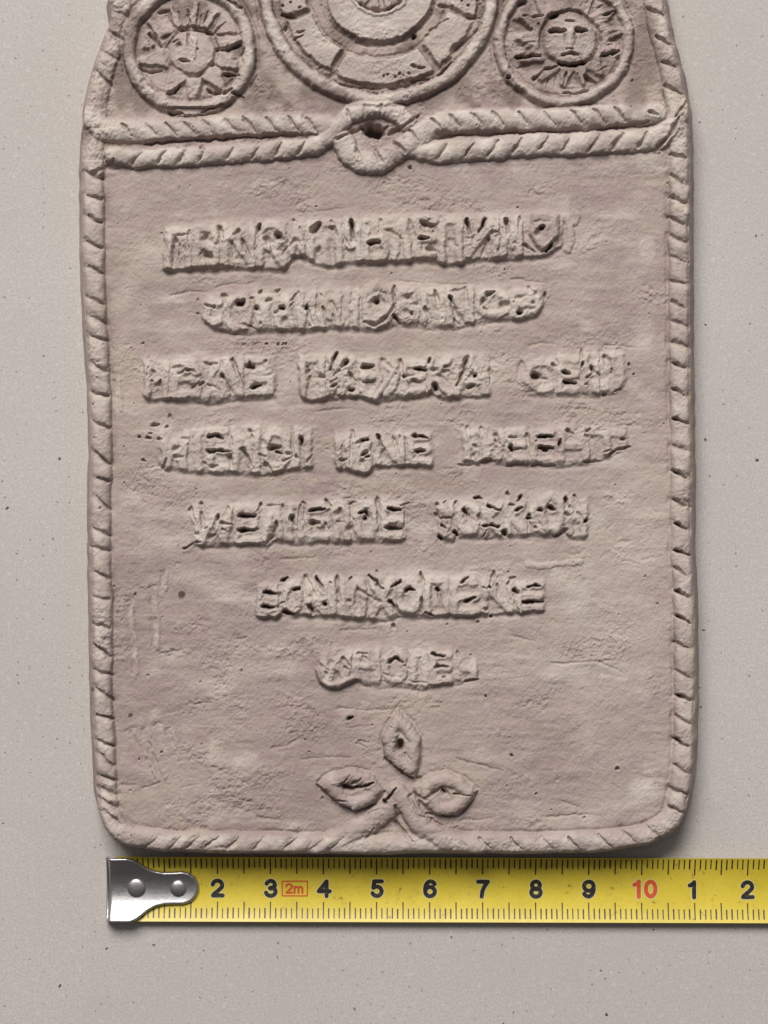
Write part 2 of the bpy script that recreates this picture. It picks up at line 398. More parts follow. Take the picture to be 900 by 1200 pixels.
gouge(174, 40, 190, 55, 1.8, 8); line([(163, 81), (175, 85), (190, 84)], 1.7, 7); line([(195, 112), (203, 109), (213, 101)], 1.8, 8.4)
line([(243, 106), (250, 110), (262, 110), (272, 104)], 2, 8); gouge(262, 87, 280, 90, 1.7, 8); line([(254, 60), (266, 57), (276, 55), (286, 50)], 2.2, 8.4); gouge(250, 76, 256, 79, 2, 8)
line([(214, 36), (228, 36), (243, 39), (252, 43)], 1.8, 7); line([(252, 41), (268, 39), (284, 38)], 1.8, 5); dot(276, 70, 2.6, 6); gouge(283, 66, 288, 58, 2, 5)
for a in (-125, -110, -97, -84, -72, -58, -47): gouge(228 + 34 * cos(radians(a)), 64 + 34 * sin(radians(a)), 228 + 54 * cos(radians(a)), 64 + 54 * sin(radians(a)), 1.2, 4.5)
dot(171, 60, 3.5, 4); dot(180, 56, 2.5, 5); line([(185, 14), (198, 12)], 2, 6); gouge(166, 28, 176, 18, 2, 5); gouge(197, 132, 215, 133, 2.4, 9); gouge(273, 109, 286, 113, 2, 8); gouge(236, 132, 262, 122, 1.6, 5)
dot(168, 97, 3, 3); dot(176, 100, 3, 3); gouge(293, 100, 300, 88, 2.5, 6); gouge(192, 46, 200, 41, 2.5, 5); gouge(283, 12, 268, 4, 2, 6)

# right sun
mr_ = part('medallion', 0, 'right round medallion with a small full sun face and long thin rays')
w = win(660 - 80, 50 - 74, 660 + 80, 50 + 74, 2); LAB[w] = np.where(np.hypot((gx[w] - 660) / 76, (gy[w] - 49) / 70) < 1, mr_, LAB[w])
ring(660, 48, 76, 71.5, 6.5, 7.5, part('rim', mr_))
rays(668, 47, 34, 62, [(180, 16, .98), (153, 15, 1.0), (122, 14, .95), (96, 12, .9), (72, 12, .92), (48, 14, .9), (14, 14, 1.0), (-12, 14, 1.0), (-40, 13, 1.0), (-70, 12, 1.0), (-100, 12, .95), (-128, 12, 1.0), (-155, 14, 1.02)], mr_, 5.2)
C[win(636, 14, 702, 80, 2)] = 0
plate(668, 47, 32, 31, 4.8, part('sun_face', mr_), 3.5, 4)
q = np.hypot((PX - 668) / 34, (PY - 47) / 33); C = np.maximum(C, 2.2 * np.exp(-((q - 1) * 33 / 1.4) ** 2))
ridge([(668, 40), (667.5, 57)], 6, 11.5)
gouge(645, 38, 663, 38, 2.0, 9); gouge(675, 36.5, 688, 36, 2.7, 12); gouge(661, 27, 671, 27, 1.3, 5); gouge(661.5, 41, 661.5, 52, 1.2, 4); gouge(674, 40, 674, 54, 1.2, 4)
line([(659, 65), (668, 63.5), (679, 65)], 1.8, 7); line([(654, 75), (668, 78), (684, 75)], 2.2, 9); dot(684, 75, 3.2, 13); gouge(645, 21, 653, 17, 3, 13); gouge(664, 58, 673, 58.5, 1.1, 4)
gouge(604, 66, 634, 65, 2.3, 9); line([(706, 65), (716, 64), (726, 61)], 2.4, 9); line([(613, 19), (625, 20), (637, 20)], 1.8, 7); line([(625, 94), (636, 82), (652, 78)], 1.6, 7.5)
gouge(662, 87, 661, 99, 1.7, 6); gouge(687, 91, 699, 98, 2.6, 8); dot(596, 90, 3, 12); gouge(609, 5, 614, 3, 3, 8); gouge(706, 18, 718, 15, 1.5, 7); gouge(602, 25, 622, 37, 2.6, 4); gouge(606, 105, 616, 112, 3.2, 8)
for a, b, c_, d_ in ((703, 40, 709, 36), (710, 33, 716, 30), (713, 41, 725, 38), (704, 28, 711, 26), (712, 50, 728, 48), (718, 24, 724, 20), (640, 92, 642, 104), (650, 90, 650, 104), (676, 88, 680, 100), (606, 52, 628, 50), (604, 80, 622, 76), (700, 84, 716, 76),
                      (640, 2, 644, 12), (655, -2, 656, 10), (683, 0, 681, 14), (694, 2, 690, 16), (700, 8, 712, 2), (630, 30, 634, 36), (712, 55, 718, 54), (692, 64, 698, 66)):
    gouge(a, b, c_, d_, 1.1, 2.2)
line([(660, 108), (680, 109), (700, 104)], 1.4, 5)

# centre medallion
mc = part('medallion', 0, 'large centre medallion with a ringed disc and broad framed segments')
cx, cy = 444, -16
R = np.hypot(PX - cx, PY - cy); A = np.degrees(np.arctan2(PY - cy, PX - cx))
LAB[(np.hypot(gx - cx, gy - cy) < 140)] = mc
H = np.where(R < 124, np.maximum(H, 2.5), H)
ring(cx, cy, 133, 133, 8.5, 9.0, part('rim', mc))
pid = part('inner_disc', mc)
f = 8.5 * sstep(67.5, 63, R); H = np.where(R < 67.5, np.maximum(f, 2), H); LAB[R < 66] = pid
pid = part('small_sun', mc); LAB[R < 34] = pid
H = np.where(R < 33, 3.5 + 3.4 * (np.cos(np.radians(A * 11)) > -.1) * sstep(33, 25, R), H)
H = np.where((R > 33) & (R < 37), 10.0, H)
C = np.maximum(C, 7.5 * np.exp(-((R - 31) / 1.7) ** 2) * (.7 + .5 * crumb))
C = np.maximum(C, 6.0 * np.exp(-((R - 69.5) / 2.0) ** 2) * (.75 + .4 * med))
sep = [200, 160, 118, 55, 20, -18, -60, -105, -140]
for a, b in zip(sep, sep[1:]):
    mid = (a + b) / 2; half = (a - b) / 2
    da = (A - mid + 180) % 360 - 180
    e = np.minimum(np.minimum((half - np.abs(da)) * pi / 180 * R - 1.5, R - 84), 118.0 - R) + .8 * med
    pid = part('segment', mc)
    H = np.where(e > -1, np.maximum(H, 1.0 + 7.5 * sstep(-.5, 4, e) - 1.6 * sstep(84, 118, R)), H); LAB[(e > 1)] = pid
    C = np.maximum(C, 3.2 * np.exp(-((e + 1.2) / 1.9) ** 2) * (.65 + .6 * crumb) * (R > 75) * (R < 123))
for (a, b, c_, d_) in ((498, 44, 503, 40), (503, 38, 508, 34), (508, 36, 512, 30), (512, 30, 517, 27), (518, 28, 525, 25), (349, 39, 356, 37), (345, 47, 356, 43), (372, 84, 378, 80)): gouge(a, b, c_, d_, 1.2, 4)
for x, y in ((450, 92), (455, 90), (463, 91), (468, 88), (473, 90), (479, 87), (540, 3), (547, 8), (562, 5), (333, 8), (342, 4), (352, 9), (508, 5), (505, 12)): dot(x, y, 1.5, 5)
line([(483, 78), (490, 80), (497, 79)], 2, 5); line([(385, 92), (396, 86)], 3, 6); gouge(331, 19, 346, 21, 2.2, 7); dot(335, 35, 3, 8); gouge(482, 95, 503, 93, 2, 7); gouge(528, 62, 552, 42, 3, 8); gouge(514, 88, 528, 72, 2, 8); gouge(556, 40, 562, 28, 2.3, 6)
line([(457, 104), (475, 102), (487, 97)], 3, 7); line([(398, 100), (420, 104), (450, 104)], 1.6, 6); dot(485, 44, 3.3, 10); gouge(545, 20, 560, 22, 2, 6); gouge(513, 7, 530, 12, 2.4, 6)

# ---- knotted double cord
H = np.where((gy > 126) & (gy < 134) & (dist > 24), np.minimum(H, 3.5), H)
cord = part('knotted_cord', 0, 'double twisted cord tied in an open loop under the middle medallion')
def strand(pts, r, h, cuts, sl, dep=4.5, cap=True):
    ridge(pts, r, h, lab=cord, k=.9)
    # cuts across, and turns
    P = np.array(pts, float); seg = np.hypot(*np.diff(P, axis=0).T); cum = np.concatenate([[0], np.cumsum(seg)])
    def at(s):
        x = np.interp(s, cum, P[:, 0]); y = np.interp(s, cum, P[:, 1])
        x2 = np.interp(min(s + 2, cum[-1]), cum, P[:, 0]); y2 = np.interp(min(s + 2, cum[-1]), cum, P[:, 1])
        if s + 2 > cum[-1]: x2, y2 = x, y; x, y = np.interp(s - 2, cum, P[:, 0]), np.interp(s - 2, cum, P[:, 1])
        a = math.atan2(y2 - y, x2 - x); return x, y, a
    ss = []
    for c_ in cuts:
        s = float(np.interp(c_, P[:, 0], cum)) if c_ > 0 else -c_
        ss.append(s); x, y, a = at(s); a2 = a + sl * radians(52)
        d_ = dep * rng.uniform(.75, 1.3); k = r * rng.uniform(.55, .78)
        gouge(x - k * cos(a2), y - k * sin(a2), x + k * cos(a2), y + k * sin(a2), rng.uniform(1.1, 1.9), d_ * .72)
        waist(x - k * 1.2 * cos(a2), y - k * 1.2 * sin(a2), x + k * 1.2 * cos(a2), y + k * 1.2 * sin(a2), 4.0, rng.uniform(2.0, 3.8))
    ss = [0] + ss + [cum[-1]]
    for a, b in zip(ss, ss[1:]):
        if b - a < 8: continue
        m = (a + b) / 2; x, y, _ = at(m); i = part('rope_turn', cord)
        x1, y1, _ = at(a + 2); x2, y2, _ = at(b - 2)
        w = win(x1, y1, x2, y2, r); d, t = segdist(PX[w], PY[w], x1, y1, x2, y2)
        LAB[w] = np.where((d < r * .72) & (LAB[w] == cord) & (t > 0) & (t < 1), i, LAB[w])
strand([(104, 138), (120, 152), (150, 154), (230, 150), (300, 146), (345, 146), (384, 148)], 14.5, 10.5, [150, 177, 200, 223, 243, 270, 293, 318, 345, 366], 1, 5)
strand([(134, 183), (160, 186), (230, 184), (300, 178), (340, 175), (368, 172), (384, 163), (396, 147), (410, 134), (430, 128), (452, 128), (468, 136), (476, 144)], 11.5, 11.5, [162, 190, 214, 238, 270, 298, 327, 353], -1, 5)
ridge([(476, 178), (496, 177)], 8, 8, lab=cord); ridge([(494, 177), (506, 177)], 11, 10, lab=cord)
strand([(510, 177), (540, 176), (600, 171), (680, 168), (740, 166), (772, 162), (790, 147), (803, 127)], 14.5, 11.5, [520, 551, 578, 607, 636, 662, 697, 724, 752], -1, 6)
strand([(403, 166), (409, 180), (424, 190), (445, 191), (464, 180), (486, 163), (502, 151), (520, 143), (560, 141), (640, 140), (700, 136), (745, 135), (768, 134)], 13.8, 12, [531, 558, 584, 613, 643, 674, 702, 728], 1, 6)
for g in ((446, 124, 447, 139, 2.0, 5), (427, 125, 429, 137, 1.8, 4.5), (407, 131, 413, 144, 1.6, 3.5), (418, 176, 421, 186, 2.5, 5.5), (441, 178, 449, 191, 2.4, 6.5), (461, 168, 475, 181, 2.0, 7), (480, 154, 490, 166, 1.6, 5), (505, 142, 516, 153, 1.8, 5.5)):
    gouge(*g)
gouge(434, 152, 444, 157, 7.5, 24); gouge(424, 150, 432, 153, 2.5, 9); gouge(444, 157, 456, 150, 1.6, 6); dot(238, 175, 2.4, 8); dot(481, 197, 2, 6)
line([(456, 159), (478, 147), (490, 136)], 2.0, 7); line([(396, 165), (411, 156), (428, 149)], 2.0, 7)
line([(170, 168), (230, 166), (300, 160), (372, 158)], 2.2, 6); line([(520, 158), (560, 157), (640, 156), (700, 153), (758, 145)], 2.0, 5); gouge(514, 158, 530, 160, 4, 6)
line([(123, 198), (140, 199)], 2.5, 5); line([(110, 206), (122, 199), (134, 190)], 2.5, 5.5); line([(770, 174), (785, 158), (795, 141)], 2.4, 8); gouge(791, 139, 803, 119, 2, 6); gouge(760, 133, 768, 138, 2, 6)
# hollow under the cord
w = (gy > 196) & (gy < 214) & (dist > 26)

ROUGH += ((gy < 205)) * .18

# ---- inscription
def _o(cx_, cy_, rx, ry, k=12, a0=0, a1=360): return [(cx_ + rx * cos(radians(a0 + (a1 - a0) * i / k)), cy_ + ry * sin(radians(a0 + (a1 - a0) * i / k))) for i in range(k + 1)]
LET = {
 'P': [[(0, 1), (0, 0), (1, 0), (1, 1)]],
 'B': [[(0, 0), (0, 1)], [(0, 0), (.8, .02), (.9, .3), (.1, .48)], [(.1, .5), (1, .6), (.95, .95), (0, 1)]],
 'I': [[(0, 0), (.05, 1)], [(.1, .95), (.9, .05)], [(1, 0), (1, 1)]],
 'N': [[(0, 1), (0, 0), (.95, 1)], [(1, 0), (1, 1)]],
 'R': [[(0, 0), (0, 1)], _o(.45, .28, .5, .3), [(.5, .6), (1, 1)]],
 'A': [[(0, 1), (.5, 0), (1, 1)], [(.25, .62), (.78, .62)]],
 'L': [[(0, 1), (.45, .1), (.6, 0), (1, 1)]],
 'H': [[(0, 0), (0, 1)], [(1, 0), (1, 1)], [(0, .5), (1, .5)]],
 'C': [[(.95, .12), (.5, 0), (.08, .2), (.02, .75), (.5, 1), (.95, .9)]],
 'S': [[(0, 0), (0, .55), (.2, .62), (1, .55)], [(1, 0), (1, 1)]],
 'b': [[(0, 0), (0, 1), (.8, 1), (1, .75), (.8, .5), (0, .5)]],
 'E': [[(1, 0), (0, 0), (0, 1), (1, 1)], [(0, .5), (.95, .5)]],
 'M': [[(0, 1), (.05, 0), (.5, .75), (.95, 0), (1, 1)]],
 'W': [[(0, 0), (.15, 1), (.5, .25), (.85, 1), (1, 0)]],
 'O': [_o(.5, .5, .5, .5)],
 'X': [[(0, 0), (1, 1)], [(1, 0), (0, 1)]],
 'K': [[(0, 0), (0, 1)], [(1, 0), (.1, .5), (1, 1)]],
 'J': [[(0, 0), (.45, .5), (0, 1)], [(.5, 0), (.5, 1)], [(1, 0), (.55, .5), (1, 1)]],
 'T': [[(0, 0), (1, 0)], [(.5, 0), (.5, 1)]],
 'Y': [[(0, 0), (.5, .55)], [(1, 0), (.2, 1)]],
 ')': [[(.2, 0), (.9, .35), (.6, .75), (0, 1)]],
}
def bar(top_, bot_, x0, x1, h=7.5, soft=1.0, splits=(), label=None, tops=8.0, glyphs=''):
    wp = part('inscription_word', 0, label)
    w = win(x0, min(p[1] for p in top_), x1, max(p[1] for p in bot_), 16)
    X, Y = PX[w], PY[w]
    tp = np.interp(X, *zip(*top_)); bp = np.interp(X, *zip(*bot_))
    dt, db, dl, dr = Y - tp, bp - Y, X - x0, x1 - X
    vs_ = soft * (1 + 2.6 * np.clip(vnoise(26, 200, 61 + int(x0))[w], 0, 1))
    vs2 = soft * (1.2 + 2.0 * np.clip(med[w] + .3, 0, 1))
    dl, dr = dl / 1.6, dr / 1.6
    f = sstep(-tops, 2.5, dt) * sstep(-1.8 * vs_, 2.2 * vs_, db) * sstep(-2.2 * soft, 1.4 * soft, dl) * sstep(-2.2 * soft, 1.4 * soft, dr)
    hh = np.full(X.shape, h, np.float32)
    gd = np.full(X.shape, 99., np.float32)
    for (a, b), ch in zip(zip(splits, splits[1:]), glyphs):
        yt0 = float(np.interp((a + b) / 2, *zip(*top_))); yb0 = float(np.interp((a + b) / 2, *zip(*bot_)))
        ins = min(4.5, (b - a) * .2)
        for st in LET[ch]:
            pp = [(a + ins + (b - a - 2 * ins) * u_, yt0 + 5 + (yb0 - yt0 - 9.5) * v_) for u_, v_ in st]
            for p_, q_ in zip(pp, pp[1:]): gd = np.minimum(gd, segdist(X, Y, *p_, *q_)[0])
    sw = 4.7 + .9 * med[w]
    stroke = 1 - sstep(sw - 2.6, sw + 2.2, gd)
    if glyphs: hh *= .52 + .56 * stroke
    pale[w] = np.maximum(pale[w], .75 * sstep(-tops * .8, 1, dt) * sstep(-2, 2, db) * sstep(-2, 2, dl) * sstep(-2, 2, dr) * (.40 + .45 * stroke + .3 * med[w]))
    inside = (dt > -tops * .45) & (db > -1.0) & (dl > -1.5) & (dr > -1.5)
    LAB[w] = np.where(inside & (f > .1), wp, LAB[w])
    for a, b in zip(splits, splits[1:]):
        m = (X >= a) & (X < b); ang = rng.uniform(-.05, .05); dh = rng.uniform(-.9, .9)
        mm = sstep(a - 1.5, a + 1.5, X) * sstep(b + 1.5, b - 1.5, X)
        hh += mm * (dh + ang * (X - (a + b) / 2) * .7)
        i = part('letter', wp)
        LAB[w] = np.where(m & (X > a + 1) & (X < b - 1) & (dt > 1) & (db > 1.5) & (LAB[w] == wp), i, LAB[w])
    for s in splits[1:-1]:
        waist(s, float(np.interp(s, *zip(*top_))), s, float(np.interp(s, *zip(*bot_))), 2.6, rng.uniform(.2, .8))
        yt = float(np.interp(s, *zip(*top_))); yb = float(np.interp(s, *zip(*bot_)))
        sx = s + rng.uniform(-1.5, 1.5); gouge(s, yt + 5, sx, yb - 5, 1.1, rng.uniform(.5, 1.5))
    hh += .18 * crumb[w] + .6 * med[w] + 1.2 * vnoise(8, 26, 71)[w] - 1.0 * sstep(.2, .7, vnoise(10, 10, 72)[w])
    hh *= (.62 + .38 * sstep(0, 16, dt)) * 1.0
    H[w] = np.maximum(H[w], H[w] * (1 - f) + (1.0 * big[w] + hh) * f)
    ROUGH[w] = np.maximum(ROUGH[w], .62 * f)
    sh = np.exp(-((db + 4.0) / 2.6) ** 2) * sstep(-2, 6, dl) * sstep(-2, 6, dr)
    C[w] = np.maximum(C[w], 1.7 / soft * sh)

def G(x1, y1, x2, y2, r, dep): gouge(x1, y1, x2, y2, r * .92, dep if dep > 8.5 else dep * .85)
# line 1
bar([(190, 269), (230, 265), (310, 260), (450, 256), (560, 253), (640, 252), (662, 254)], [(190, 316), (260, 315), (332, 316), (345, 302), (352, 301), (366, 308), (384, 311), (408, 309), (440, 308), (470, 306), (500, 303), (524, 310), (545, 307), (562, 303), (620, 302), (642, 299), (662, 286)],
    192, 659, 8.0, 1.0, [193, 227, 259, 300, 338, 359, 402, 424, 457, 484, 513, 543, 585, 612, 659], 'first inscription line, longest word with a pentagonal O at its right end', glyphs=['P', 'B', 'N', 'R', 'A', 'P', 'S', 'b', 'L', 'E', 'P', 'I', 'M'])
for g in [(195, 273, 195, 313, 1.1, 3.5), (207, 282, 208, 284, 3.5, 7), (205, 286, 205, 311, 2, 5), (212.5, 287, 213, 311, 1.5, 3.5), (223, 271, 224, 291, 2.3, 6.5), (209, 276, 222, 273, 1.8, 5),
          (241, 281, 246, 284, 4.2, 8), (243, 301, 248, 303, 3.2, 8), (244, 305, 244, 317, 3.2, 4), (257, 268, 261, 281, 2.3, 8), (280, 272, 273, 277, 2.3, 8), (283, 281, 293, 303, 2.3, 6), (271, 285, 274, 307, 1.8, 3.5),
          (305, 264, 301, 274, 2.3, 9), (313, 280, 318, 302, 2.3, 6), (313, 280, 314, 284, 3, 8), (326, 277, 332, 283, 4.0, 10), (347, 282, 332, 298, 1.8, 6), (347, 283, 348, 283, 3.4, 6), (344, 259, 351, 261, 1.4, 5), (351, 267, 355, 273, 1.4, 4),
          (367, 270, 373, 264, 4.4, 11), (387.5, 261, 388, 261, 2, 6), (388, 268, 388, 269, 3, 6), (392, 272, 394, 280, 1.5, 4.5), (372.5, 293, 372.5, 295, 2.3, 6), (387, 285, 390, 306, 4, 2.5), (413, 261, 413, 276, 2.9, 12),
          (430, 265, 431, 271, 3, 4.5), (404, 281, 410, 290, 1.4, 4), (433, 286, 446, 286, 3.1, 11), (446, 259, 445, 272, 1.5, 3.5), (453, 271, 459, 269, 2, 5), (457, 270, 473, 281, 2, 5), (479, 258, 485, 270, 1.8, 3.5), (485, 270, 486, 284, 1.5, 3),
          (494, 262, 507, 266, 3.0, 9), (490, 280, 501, 279, 2.3, 10), (500, 291, 511, 293, 2.5, 7), (516, 258, 518, 280, 4.5, 4.5), (528, 280, 536, 290, 3, 4), (547.5, 258, 549, 276, 2.8, 12), (569, 257, 561, 272, 2.4, 11), (571, 280, 565, 300, 2.8, 5), (571, 280, 572, 282, 1.7, 8),
          (592, 257, 594, 274, 2.5, 10), (574, 272, 583, 273, 2.2, 6), (609, 256, 607, 272, 2, 7), (613, 287, 626, 297, 2, 8), (600, 285, 606, 286, 1.5, 3), (646, 287, 640, 296, 2.4, 9), (576, 258, 583, 264, 2, 3)]: G(*g)
mound([(622, 250), (636, 247), (654, 252), (658, 277), (640, 296), (632, 298), (616, 275)], 12.5, 6)
G(628, 275, 636, 268, 4.2, 8); G(632, 269, 636, 268, 2.3, 11); G(625, 262, 644, 261, 2.0, 2)
ridge([(662, 256), (668, 262), (670, 280), (666, 292)], 5, 3.0, add=True); ridge([(676, 252), (674, 262)], 3, 2, add=True)
# line 2
bar([(230, 350), (255, 346), (340, 342), (380, 339), (470, 337), (560, 337), (640, 339)], [(230, 368), (250, 384), (275, 390), (300, 388), (315, 386), (340, 387), (365, 386), (395, 386), (412, 384), (440, 386), (462, 380), (470, 381), (500, 382), (536, 382), (556, 377), (578, 374), (610, 375), (630, 369), (640, 358)],
    236, 636, 6.8, 1.25, [236, 262, 298, 320, 347, 372, 402, 423, 462, 492, 523, 556, 598, 636], 'second inscription line, crumbled at its left end', 10, glyphs=['C', 'O', 'J', 'A', 'I', 'M', 'H', 'O', 'B', 'P', 'N', 'O', 'B'])
for g in [(239, 356, 251, 360, 2.2, 8), (231, 350, 231, 350, 1.4, 4), (231, 367, 231, 367, 1.4, 4), (261, 347, 267, 348, 2, 7), (280, 356, 285, 356, 4.2, 14), (294, 350, 298, 349, 1.5, 6), (304, 344, 307, 341, 1.8, 7), (301.5, 361, 302, 361, 2.8, 9), (302, 362, 306, 366, 1.5, 6),
          (314, 352, 317, 352, 2.3, 7), (322, 342, 326, 338, 1.8, 6), (329, 362, 331, 362, 3.6, 12), (323, 367, 326, 366, 2, 8), (341, 353, 348, 342, 1.5, 6), (348, 342, 352, 356, 1.3, 4), (341, 360, 344, 355, 1.3, 5), (360, 360, 360, 361, 2.8, 12), (362, 362, 367, 380, 1.8, 6),
          (306, 378, 306, 378, 2, 6), (258, 388, 285, 393, 2, 4), (282, 380, 303, 386, 1.6, 4), (376, 345, 382, 351, 2, 3.5), (379, 361, 382, 370, 2, 5), (389, 355, 397, 369, 2.3, 6), (422, 350, 425, 375, 2, 3.5),
          (478, 350, 485, 345, 3.2, 7), (480, 349, 482, 350, 3, 7), (481.5, 367.5, 482, 368, 2, 6), (460, 371, 469, 382, 2.8, 9), (497, 362, 501, 375, 2.4, 8), (512, 342, 515, 358, 3.2, 7.5), (528, 348, 531, 356, 2.4, 11), (531, 358, 535, 371, 3.2, 7), (531, 373, 539, 381, 1.3, 3),
          (569, 347, 578, 342, 2.6, 9), (566, 351, 563, 358, 2.3, 8), (566, 360, 572, 365, 1.4, 5), (588, 357, 593, 357, 4.2, 8), (608, 365, 610, 365, 3.6, 15), (606, 350, 608, 350, 3, 3.5), (627, 346, 628, 346, 2.6, 5), (625, 356, 625, 356, 2, 6), (638, 346, 638, 353, 2, 6), (619, 338, 622, 344, 2, 4)]: G(*g)
line([(462, 338), (462, 358), (453, 372), (440, 382), (428, 377)], 1.9, 7); line([(530, 341), (545, 339), (549, 358)], 1.8, 3.5)
ridge([(442, 335), (457, 342), (459, 358), (450, 372), (438, 375), (427, 362), (427, 346), (442, 335)], 7, 8.5); dot(441, 354, 4.3, 11)
# line 3
bar([(160, 424), (200, 422), (240, 419), (325, 416)], [(160, 455), (175, 470), (230, 468), (245, 471), (272, 467), (325, 466)], 168, 321, 6.6, 1.1, [168, 200, 238, 260, 287, 321], 'third line, first word with two triangular pits at its right end', 8, glyphs=['H', 'B', 'K', 'N', 'B'])
for g in [(180, 436, 181, 437, 1.8, 6), (190, 447, 188, 453, 2, 7), (179, 447, 180, 448, 1.5, 5), (203, 432, 212, 430, 2.3, 5), (218, 441, 223, 440, 3.2, 7), (233, 452, 239, 450, 2.6, 8), (225, 455, 237, 444, 1.4, 4), (241, 426, 255, 426, 2.2, 7), (261, 440, 264, 445, 2.6, 9), (261, 440, 272, 461, 2.0, 8), (272, 421, 287, 457, 2.0, 7),
          (290, 429, 295, 429, 3.3, 12), (292, 426, 292, 430, 2.6, 12), (296, 454, 304, 451, 3.2, 11), (310, 425, 312, 423, 2, 6), (243, 452, 258, 458, 1.5, 4), (174, 432, 170, 446, 1.5, 4)]: G(*g)
line([(211, 439), (218, 434), (229, 437)], 1.8, 6); ridge([(213, 436), (220, 432), (230, 436)], 3, 8)
bar([(348, 415), (400, 416), (465, 420), (490, 421), (502, 416), (580, 417)], [(348, 462), (356, 466), (366, 470), (385, 466), (425, 465), (441, 471), (460, 466), (500, 465), (506, 460), (518, 467), (545, 465), (580, 465)], 350, 573, 7.6, 1.0, [350, 382, 419, 448, 468, 500, 530, 573], 'third line, middle word with a long slanting cut near its end', 7, glyphs=['P', 'J', 'O', ')', 'E', 'K', 'A'])
for g in [(361, 430, 361, 430, 2, 6), (361, 434, 359, 437, 2.2, 8), (375, 442, 378, 442, 2.6, 7), (361, 442, 362, 450, 2, 4), (394, 416, 387, 434, 2.3, 9), (407, 424, 401, 431, 2.8, 10), (398, 434, 391, 440, 1.7, 6), (409, 436, 417, 446, 2.1, 8), (388, 449, 395, 444, 1.7, 7), (389, 453, 394, 451, 2.6, 9), (411, 457, 413, 457, 3.2, 11), (413, 460, 415, 466, 1.5, 5),
          (425, 431, 437, 429, 3.8, 11), (448, 420, 459, 432, 3.6, 6), (468, 422, 471, 438, 2.5, 6.5), (471, 440, 472, 441, 2.4, 10), (472, 441, 485, 439, 1.7, 7), (487, 432, 499, 435, 2.7, 11), (482, 446, 491, 449, 2.7, 7), (503, 424, 504, 420, 2.7, 10), (508, 434, 512, 434, 3.0, 8), (522, 430, 524, 429, 1.8, 7), (521, 435, 527, 435, 2.2, 5), (515, 440, 527, 448, 2.2, 3),
          (510, 453, 511, 457, 3.6, 10), (549, 420, 546, 424, 3, 8), (548, 422, 535, 452, 2.5, 11), (554, 439, 556, 439, 2.3, 10), (549, 453, 552, 451, 2.6, 8), (575, 434, 574, 450, 2, 4), (425, 447, 440, 448, 1.3, 3)]: G(*g)
ridge([(461, 431), (452, 450), (441, 466)], 5, 10); ridge([(424, 442), (438, 441)], 6, 10)
bar([(608, 421), (640, 417), (690, 412), (735, 413)], [(608, 448), (618, 461), (650, 463), (700, 461), (722, 459), (735, 446)], 612, 733, 5.6, 1.9, [614, 652, 681, 704, 733], 'third line, last word, softly pressed with a round pit at its left', 9, glyphs=['C', 'E', 'H', 'P'])
for g in [(626, 441, 630, 441, 4.2, 13), (632, 443, 641, 445, 1.8, 5), (646, 427, 648, 428, 2.3, 8), (659, 435, 669, 436, 2.6, 12), (663, 446, 675, 449, 2.4, 12), (682, 410, 682, 420, 1.4, 5), (684, 425, 682, 431, 2, 9), (694, 430, 697, 437, 2.4, 9), (688, 441, 695, 438, 1.4, 7), (700, 436, 704, 440, 1.4, 5), (709, 418, 716, 435, 3.4, 6), (709, 418, 710, 419, 2.2, 8), (716, 433, 716, 436, 1.6, 8),
          (610, 425, 610, 443, 4, 4), (708, 463, 710, 463, 2, 7), (686, 449, 690, 449, 1.4, 5), (720, 458, 727, 456, 1.5, 4), (738, 427, 738, 429, 1.3, 7), (743, 438, 743, 438, 1.3, 7)]: G(*g)
# line 4
bar([(176, 505), (200, 503), (240, 501), (300, 499), (370, 501)], [(176, 530), (192, 548), (210, 551), (260, 554), (300, 555), (325, 553), (346, 549), (370, 550)], 184, 365, 6.2, 1.3, [187, 222, 242, 271, 306, 342, 365], 'fourth line, first word, crumbled away at its left', 8, glyphs=['W', 'T', 'E', 'N', 'O', 'P'])
for g in [(180, 498, 186, 497, 2, 8), (195, 500, 196, 500, 1.4, 6), (164, 513, 164, 513, 1.6, 8), (173, 513, 176, 514, 1.6, 8), (185, 515, 190, 515, 2, 6), (168, 539, 172, 541, 1.4, 7), (191, 548, 196, 538, 1.8, 7), (215, 514, 218, 515, 2.8, 5), (205, 527, 211, 525, 3, 6), (205, 536, 215, 536, 2, 6), (199, 487, 202, 492, 2, 5), (178, 508, 177, 508, 1.5, 5),
          (246, 513, 253, 511, 2.5, 10), (253, 511, 262, 514, 2.2, 9), (244, 528, 250, 529, 3.2, 10), (250, 528, 269, 528, 1.9, 9), (268, 534, 270, 537, 2.6, 8), (269, 537, 273, 549, 2.0, 5), (247, 547, 255, 545, 2.6, 8), (238, 542, 243, 545, 1.5, 5), (293, 505, 294, 506, 2, 7), (295, 511, 296, 513, 1.4, 5), (283, 527, 286, 530, 2.3, 8), (285, 530, 296, 545, 2.0, 9), (311, 543, 318, 551, 2, 8), (307, 516, 308, 520, 2.8, 4),
          (316, 526, 328, 523, 4.0, 9), (322, 529, 330, 531, 1.8, 10), (330, 541, 339, 537, 1.8, 6), (337, 531, 338, 531, 2.4, 7), (303, 534, 312, 536, 1.6, 5), (352, 514, 353, 521, 2.6, 11), (345, 533, 349, 536, 1.8, 8), (343, 503, 343, 540, 1.3, 4), (359, 541, 365, 532, 1.6, 5)]: G(*g)
bar([(390, 508), (412, 506), (440, 505), (510, 508)], [(390, 547), (400, 549), (412, 552), (427, 556), (438, 547), (458, 546), (466, 547), (480, 544), (500, 547), (510, 548)], 393, 506, 7.0, 1.0, [393, 413, 437, 475, 506], 'fourth line, short middle word with a ragged lower edge', 7, glyphs=['P', 'B', 'N', 'E'])
